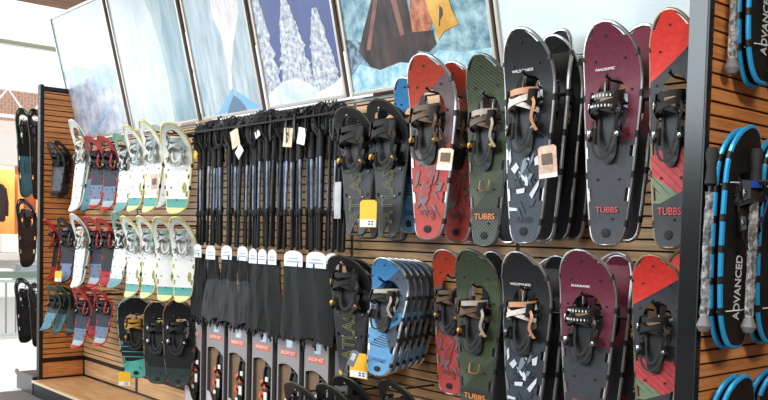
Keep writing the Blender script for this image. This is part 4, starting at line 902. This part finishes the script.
def bagged_pole(X, Y, z0, L, label, w=.045):
    t = thing('bagged_pole', label, 'trekking pole', (X, Y, z0), (R(-2), R(3), R(80)), 'plastic wrapped poles on the end cap')
    bm = bmesh.new(); lathe(bm, [(.008, L-.14), (.022, L-.13), (.017, L-.07), (.024, L-.02), (.018, L)], 12); obj('grip', bm, grip, t)
    bm = bmesh.new(); lathe(bm, [(.009, .05), (.009, L-.135)], 10); obj('shaft', bm, shaft2, t)
    bm = bmesh.new(); lathe(bm, [(.016, 0), (.028, .02), (.013, .06)], 12); obj('tip_cap', bm, mat('grey_tip', (120, 118, 120), .5), t)
    bm = bmesh.new(); rr = random.Random(int(Y*999)+3); rings = []
    for j in range(22):
        v = j/21; rings.append([bm.verts.new(((w*.62+rr.uniform(-.004, .006))*math.cos(a)*(1-.55*(v < .05))*(1.0 if v > .1 else .6+4*v), (w*.35+rr.uniform(-.003, .004))*math.sin(a), .02+v*(L-.18))) for a in [2*PI*i/14 for i in range(14)]])
    for A, B in zip(rings, rings[1:]):
        for i in range(14): bm.faces.new((A[i], A[(i+1) % 14], B[(i+1) % 14], B[i]))
    obj('plastic_sleeve', bm, plas, t); return t
for rn, zz, sh in (('top', 2.06, .12), ('middle', 1.13, 0.0)):
    for j, (xx, yy) in enumerate(((.045, -.455), (.15, -.335), (.15, -.05))):
        bagged_pole(WX+xx, yy+sh, zz, .66, 'black pole in clear plastic, %s end cap row, %s' % (rn, ('by the pillar', 'before the first blue pair', 'before the second blue pair')[j]), .034)
# shackle style wires poking from the maroon shoe
bm = bmesh.new(); (xa, za), (xb, zb), (xc, zc) = (6.109, 1.613), (6.197, 1.695), (6.191, 1.725)
tube(bm, [(xa, -.12, za), (xb, -.12, zb), (xc, -.12, zc)], .003, 6)
tube(bm, [(xc, -.12, zc), (xc, 0, zc)], .003, 6)
tag(obj('wire_hook', bm, silver), 'bent silver wire between the upper maroon and bright red snowshoes', 'hook')

# ------------------------------------------------------------------ snowshoes on the outer side of the return panel
protos.clear()
ofr = mat('outer_silver_edge', (150, 152, 156), .4, .6)
for j, (zc, H, nm, kd, yy) in enumerate(((1.72, .86, 'upper', 'kid_green', -.33), (1.70, .86, 'upper inner', 'kid_black', -.28), (1.04, .66, 'middle', 'kid_black', -.32), (.30, .62, 'lower', 'kid_black', -.33), (.28, .6, 'lower inner', 'kid_black', -.27))):
    r = get(kd); r.name = 'snowshoe'; r['proto'] = kd; k_ = KIND[kd]
    r.location = (-.22-.2*(j in (0, 2, 3)), yy-.08, zc); r.rotation_euler = (0, 0, R(-90)); r.scale = (.9, 1, H/k_['H'])
    tag(r, 'dark snowshoe on the outer side of the corner post, %s one' % nm, 'snowshoe', 'snowshoes outside the corner post')
for k_, o_ in protos.items():
    for ch in list(o_.children):
        for g in list(ch.children): bpy.data.objects.remove(g)
        bpy.data.objects.remove(ch)
    bpy.data.objects.remove(o_)
for nm, z in (('upper', 2.45), ('middle', 1.52), ('lower', .80)):
    o = hook(0, 0, .46, 'black hook on the outer side of the corner post, %s one' % nm, 'x'); o.rotation_euler = (0, 0, -PI/2); o.location = (-.064, -.32, z)

# ------------------------------------------------------------------ beyond the display
rail = mat('white_rail_paint', (205, 208, 206), .5); railg = mat('sage_green_rail', (128, 146, 130), .5)
t = thing('railing', 'pale barred railing with sage green handrail at the walkway edge', 'railing', (-4.2, 0, FZ))
bm = bmesh.new(); box(bm, -.04, .04, -6, 3.2, .86, .95, bev=.01); obj('handrail', bm, railg, t)
bm = bmesh.new(); box(bm, -.02, .02, -6, 3.2, .06, .10); obj('bottom_rail', bm, rail, t)
bm = bmesh.new(); box(bm, -.02, .02, -6, 3.2, .80, .83); obj('upper_rail', bm, rail, t)
for i in range(34):
    y = -1.6+i*.13; bm = bmesh.new(); tube(bm, [(0, y, .09), (0, y, .81)], .011, 6); obj('baluster', bm, mat('grey_bar', (126, 128, 128), .5), t)
# storefront across the atrium
fx = -15.0
brick = bpy.data.materials.new('brick_wall'); brick.use_nodes = True; nt = brick.node_tree; bt = nt.nodes.new('ShaderNodeTexBrick'); bt.inputs['Color1'].default_value = col(196, 150, 126); bt.inputs['Color2'].default_value = col(180, 134, 112); bt.inputs['Mortar'].default_value = col(214, 190, 176); bt.inputs['Scale'].default_value = 3
tcx = nt.nodes.new('ShaderNodeTexCoord'); mpx = nt.nodes.new('ShaderNodeMapping'); mpx.inputs['Rotation'].default_value = (0, PI/2, 0); nt.links.new(tcx.outputs['Object'], mpx.inputs[0]); nt.links.new(mpx.outputs[0], bt.inputs['Vector']); nt.links.new(bt.outputs['Color'], nt.nodes['Principled BSDF'].inputs['Base Color'])
t = thing('storefront', 'warm orange lit shop across the atrium under a pale fascia', 'shop', (fx, 0, 0))
cream_w = mat('cream_fascia', (240, 232, 222), .6)
obj('fascia', bx(-.3, 0, 1.0, 10, 2.95, 3.75), cream_w, t, False)
obj('brick_band', bx(-.3, -.05, 1.0, 10, 4.1, 4.85), brick, t, False)
obj('back_wall', bx(-2.2, -2.1, 1.0, 10, .7, 2.95), mat('warm_wall', (232, 158, 92), .7, var=.25, scale=1.5), t, False)
obj('shop_floor', bx(-2.1, .2, 1.0, 10, .55, .7), mat('pale_counter', (206, 196, 188), .6), t, False)
obj('parapet', bx(-.2, 0, 1.0, 10, -1.6, .55), mat('pale_parapet', (246, 244, 240), .6), t, False)
for y in (3.2, 4.35, 5.7): obj('pier', bx(-.25, 0, y, y+.14, .7, 2.95), mat('orange_pier', (214, 132, 74), .6), t, False)
o = area('shop_lamp', (fx-1.0, 5, 2.85), (fx-1.4, 5, 0), 1.5, 6, 190, (1.0, .72, .42))
for k, (y, z, w, h, c, lb) in enumerate(((4.02, 1.5, .34, 1.0, (40, 36, 40), 'dark jacket hanging in the orange lit shop'), (4.75, 1.7, .3, .8, (120, 60, 30), 'brown jacket hanging in the orange lit shop'), (3.62, 1.75, .26, .7, (210, 200, 196), 'pale jacket hanging at the left of the orange lit shop'))):
    t = thing('jacket', lb, 'jacket', (fx-.5, y, z), group='jackets in the far shop')
    bm = bmesh.new()
    pl = [(-w/2, 0), (w/2, 0), (w/2*1.05, h*.6), (w/2, h*.92), (w*.15, h), (-w*.15, h), (-w/2, h*.92), (-w/2*1.05, h*.6)]
    prism(bm, pl, -.08, .08, M=Matrix.Rotation(PI/2, 4, 'Z')); bmesh.ops.bevel(bm, geom=bm.edges[:], offset=.03, segments=2, affect='EDGES'); obj('jacket_body', bm, mat('jacket%d' % k, c, .8), t)
    bm = bmesh.new(); sg = 1
    for sg in (1, -1): tube(bm, [(0, sg*w*.45, h*.88), (0, sg*w*.62, h*.5), (0, sg*w*.6, h*.15)], .06, 8)
    obj('sleeves', bm, mat('jacket%d' % k, c, .8), t)
# white display tables and boxes on the far floor
for k, (y, z, dy, dz, c) in enumerate(((3.95, .74, .40, .42, (240, 238, 236)), (4.5, .74, .35, .30, (190, 184, 182)), (4.98, .74, .3, .5, (120, 124, 126)), (3.2, .02, 1.2, .3, (245, 245, 245)), (4.2, .021, .4, .42, (150, 160, 168)), (5.2, .021, .3, .38, (96, 104, 112)))):
    t = thing('display_carton', ['white carton on the far shop counter, left', 'grey carton on the far shop counter', 'dark grey carton on the far shop counter, right', 'long white board in front of the far shop', 'grey blue crate below the white board', 'slate crate below the far shop counter'][k], 'carton', (fx+(.46 if z > .5 else 1.1), y, z if z > .1 else .021), group='cartons in front of the far shop')
    obj('carton_body', bx(-.2, .2, -dy/2, dy/2, 0, dz, bev=.015), mat('carton%d' % k, c, .6), t, False); obj('carton_lid', bx(-.21, .21, -dy/2-.01, dy/2+.01, dz, dz+.03, bev=.008), mat('cartonlid%d' % k, tuple(min(255, v+10) for v in c), .6), t, False)
t = thing('far_platform', 'pale platform carrying the cartons before the far shop', 'platform', (fx+.62, 0, 0)); obj('upper_step', bx(-.39, .1, 1.0, 10, .55, .735), mat('platform_pale', (214, 210, 206), .6), t, False); obj('lower_step', bx(-.39, .9, 1.0, 10, -.3, .02), mat('platform_pale2', (240, 240, 236), .6), t, False)
# roof trusses
t = thing('roof_truss', 'white steel roof truss in front of the far brick band', 'truss', (fx+.6, 0, 0)); trm = mat('white_steel', (246, 246, 244), .5)
for z in (4.12, 4.80): bm = bmesh.new(); tube(bm, [(0, 1.2, z), (0, 10, z)], .05, 6); obj('chord', bm, trm, t)
for i in range(8):
    y = 2.4+i*1.0; bm = bmesh.new(); tube(bm, [(0, y, 4.12), (0, y+.5, 4.80), (0, y+1.0, 4.12)], .035, 6); obj('web', bm, trm, t)
# thin beam high across the window wall
t = thing('window_beam', 'thin olive grey beam crossing the bright upper windows', 'beam', (-8, 0, 0)); bm = bmesh.new(); tube(bm, [(0, -2, 4.665), (0, 6, 4.665)], .045, 8); obj('pipe', bm, mat('olive_beam', (150, 150, 122), .5), t)
bm = bmesh.new(); tube(bm, [(0.02, -2, 4.62), (0.02, 6, 4.62)], .015, 6); obj('conduit', bm, rail, t)
# glazing of the atrium: mullions and panes against the sky
bm = bmesh.new()
for y in (1.0, 3.2, 5.4, 7.6, 9.8): box(bm, -19.05, -18.95, y-.04, y+.04, 4.9, 11)
for z in (4.9, 7.2, 9.2): box(bm, -19.04, -18.96, 1.05, 9.75, z-.035, z+.035)
o = struct('window_1', bm, mat('white_mullion', (250, 250, 250), .4))
bm = bmesh.new(); box(bm, -19.6, -19.5, .0, 12, -1.6, 4.9); struct('wall_far', bm, mat('white_far_wall', (250, 250, 248), .7))
bm = bmesh.new(); box(bm, -19.5, -4.35, -9, 12, -1.8, -1.6); struct('floor_lower', bm, mat('pale_lower_floor', (240, 238, 234), .5))
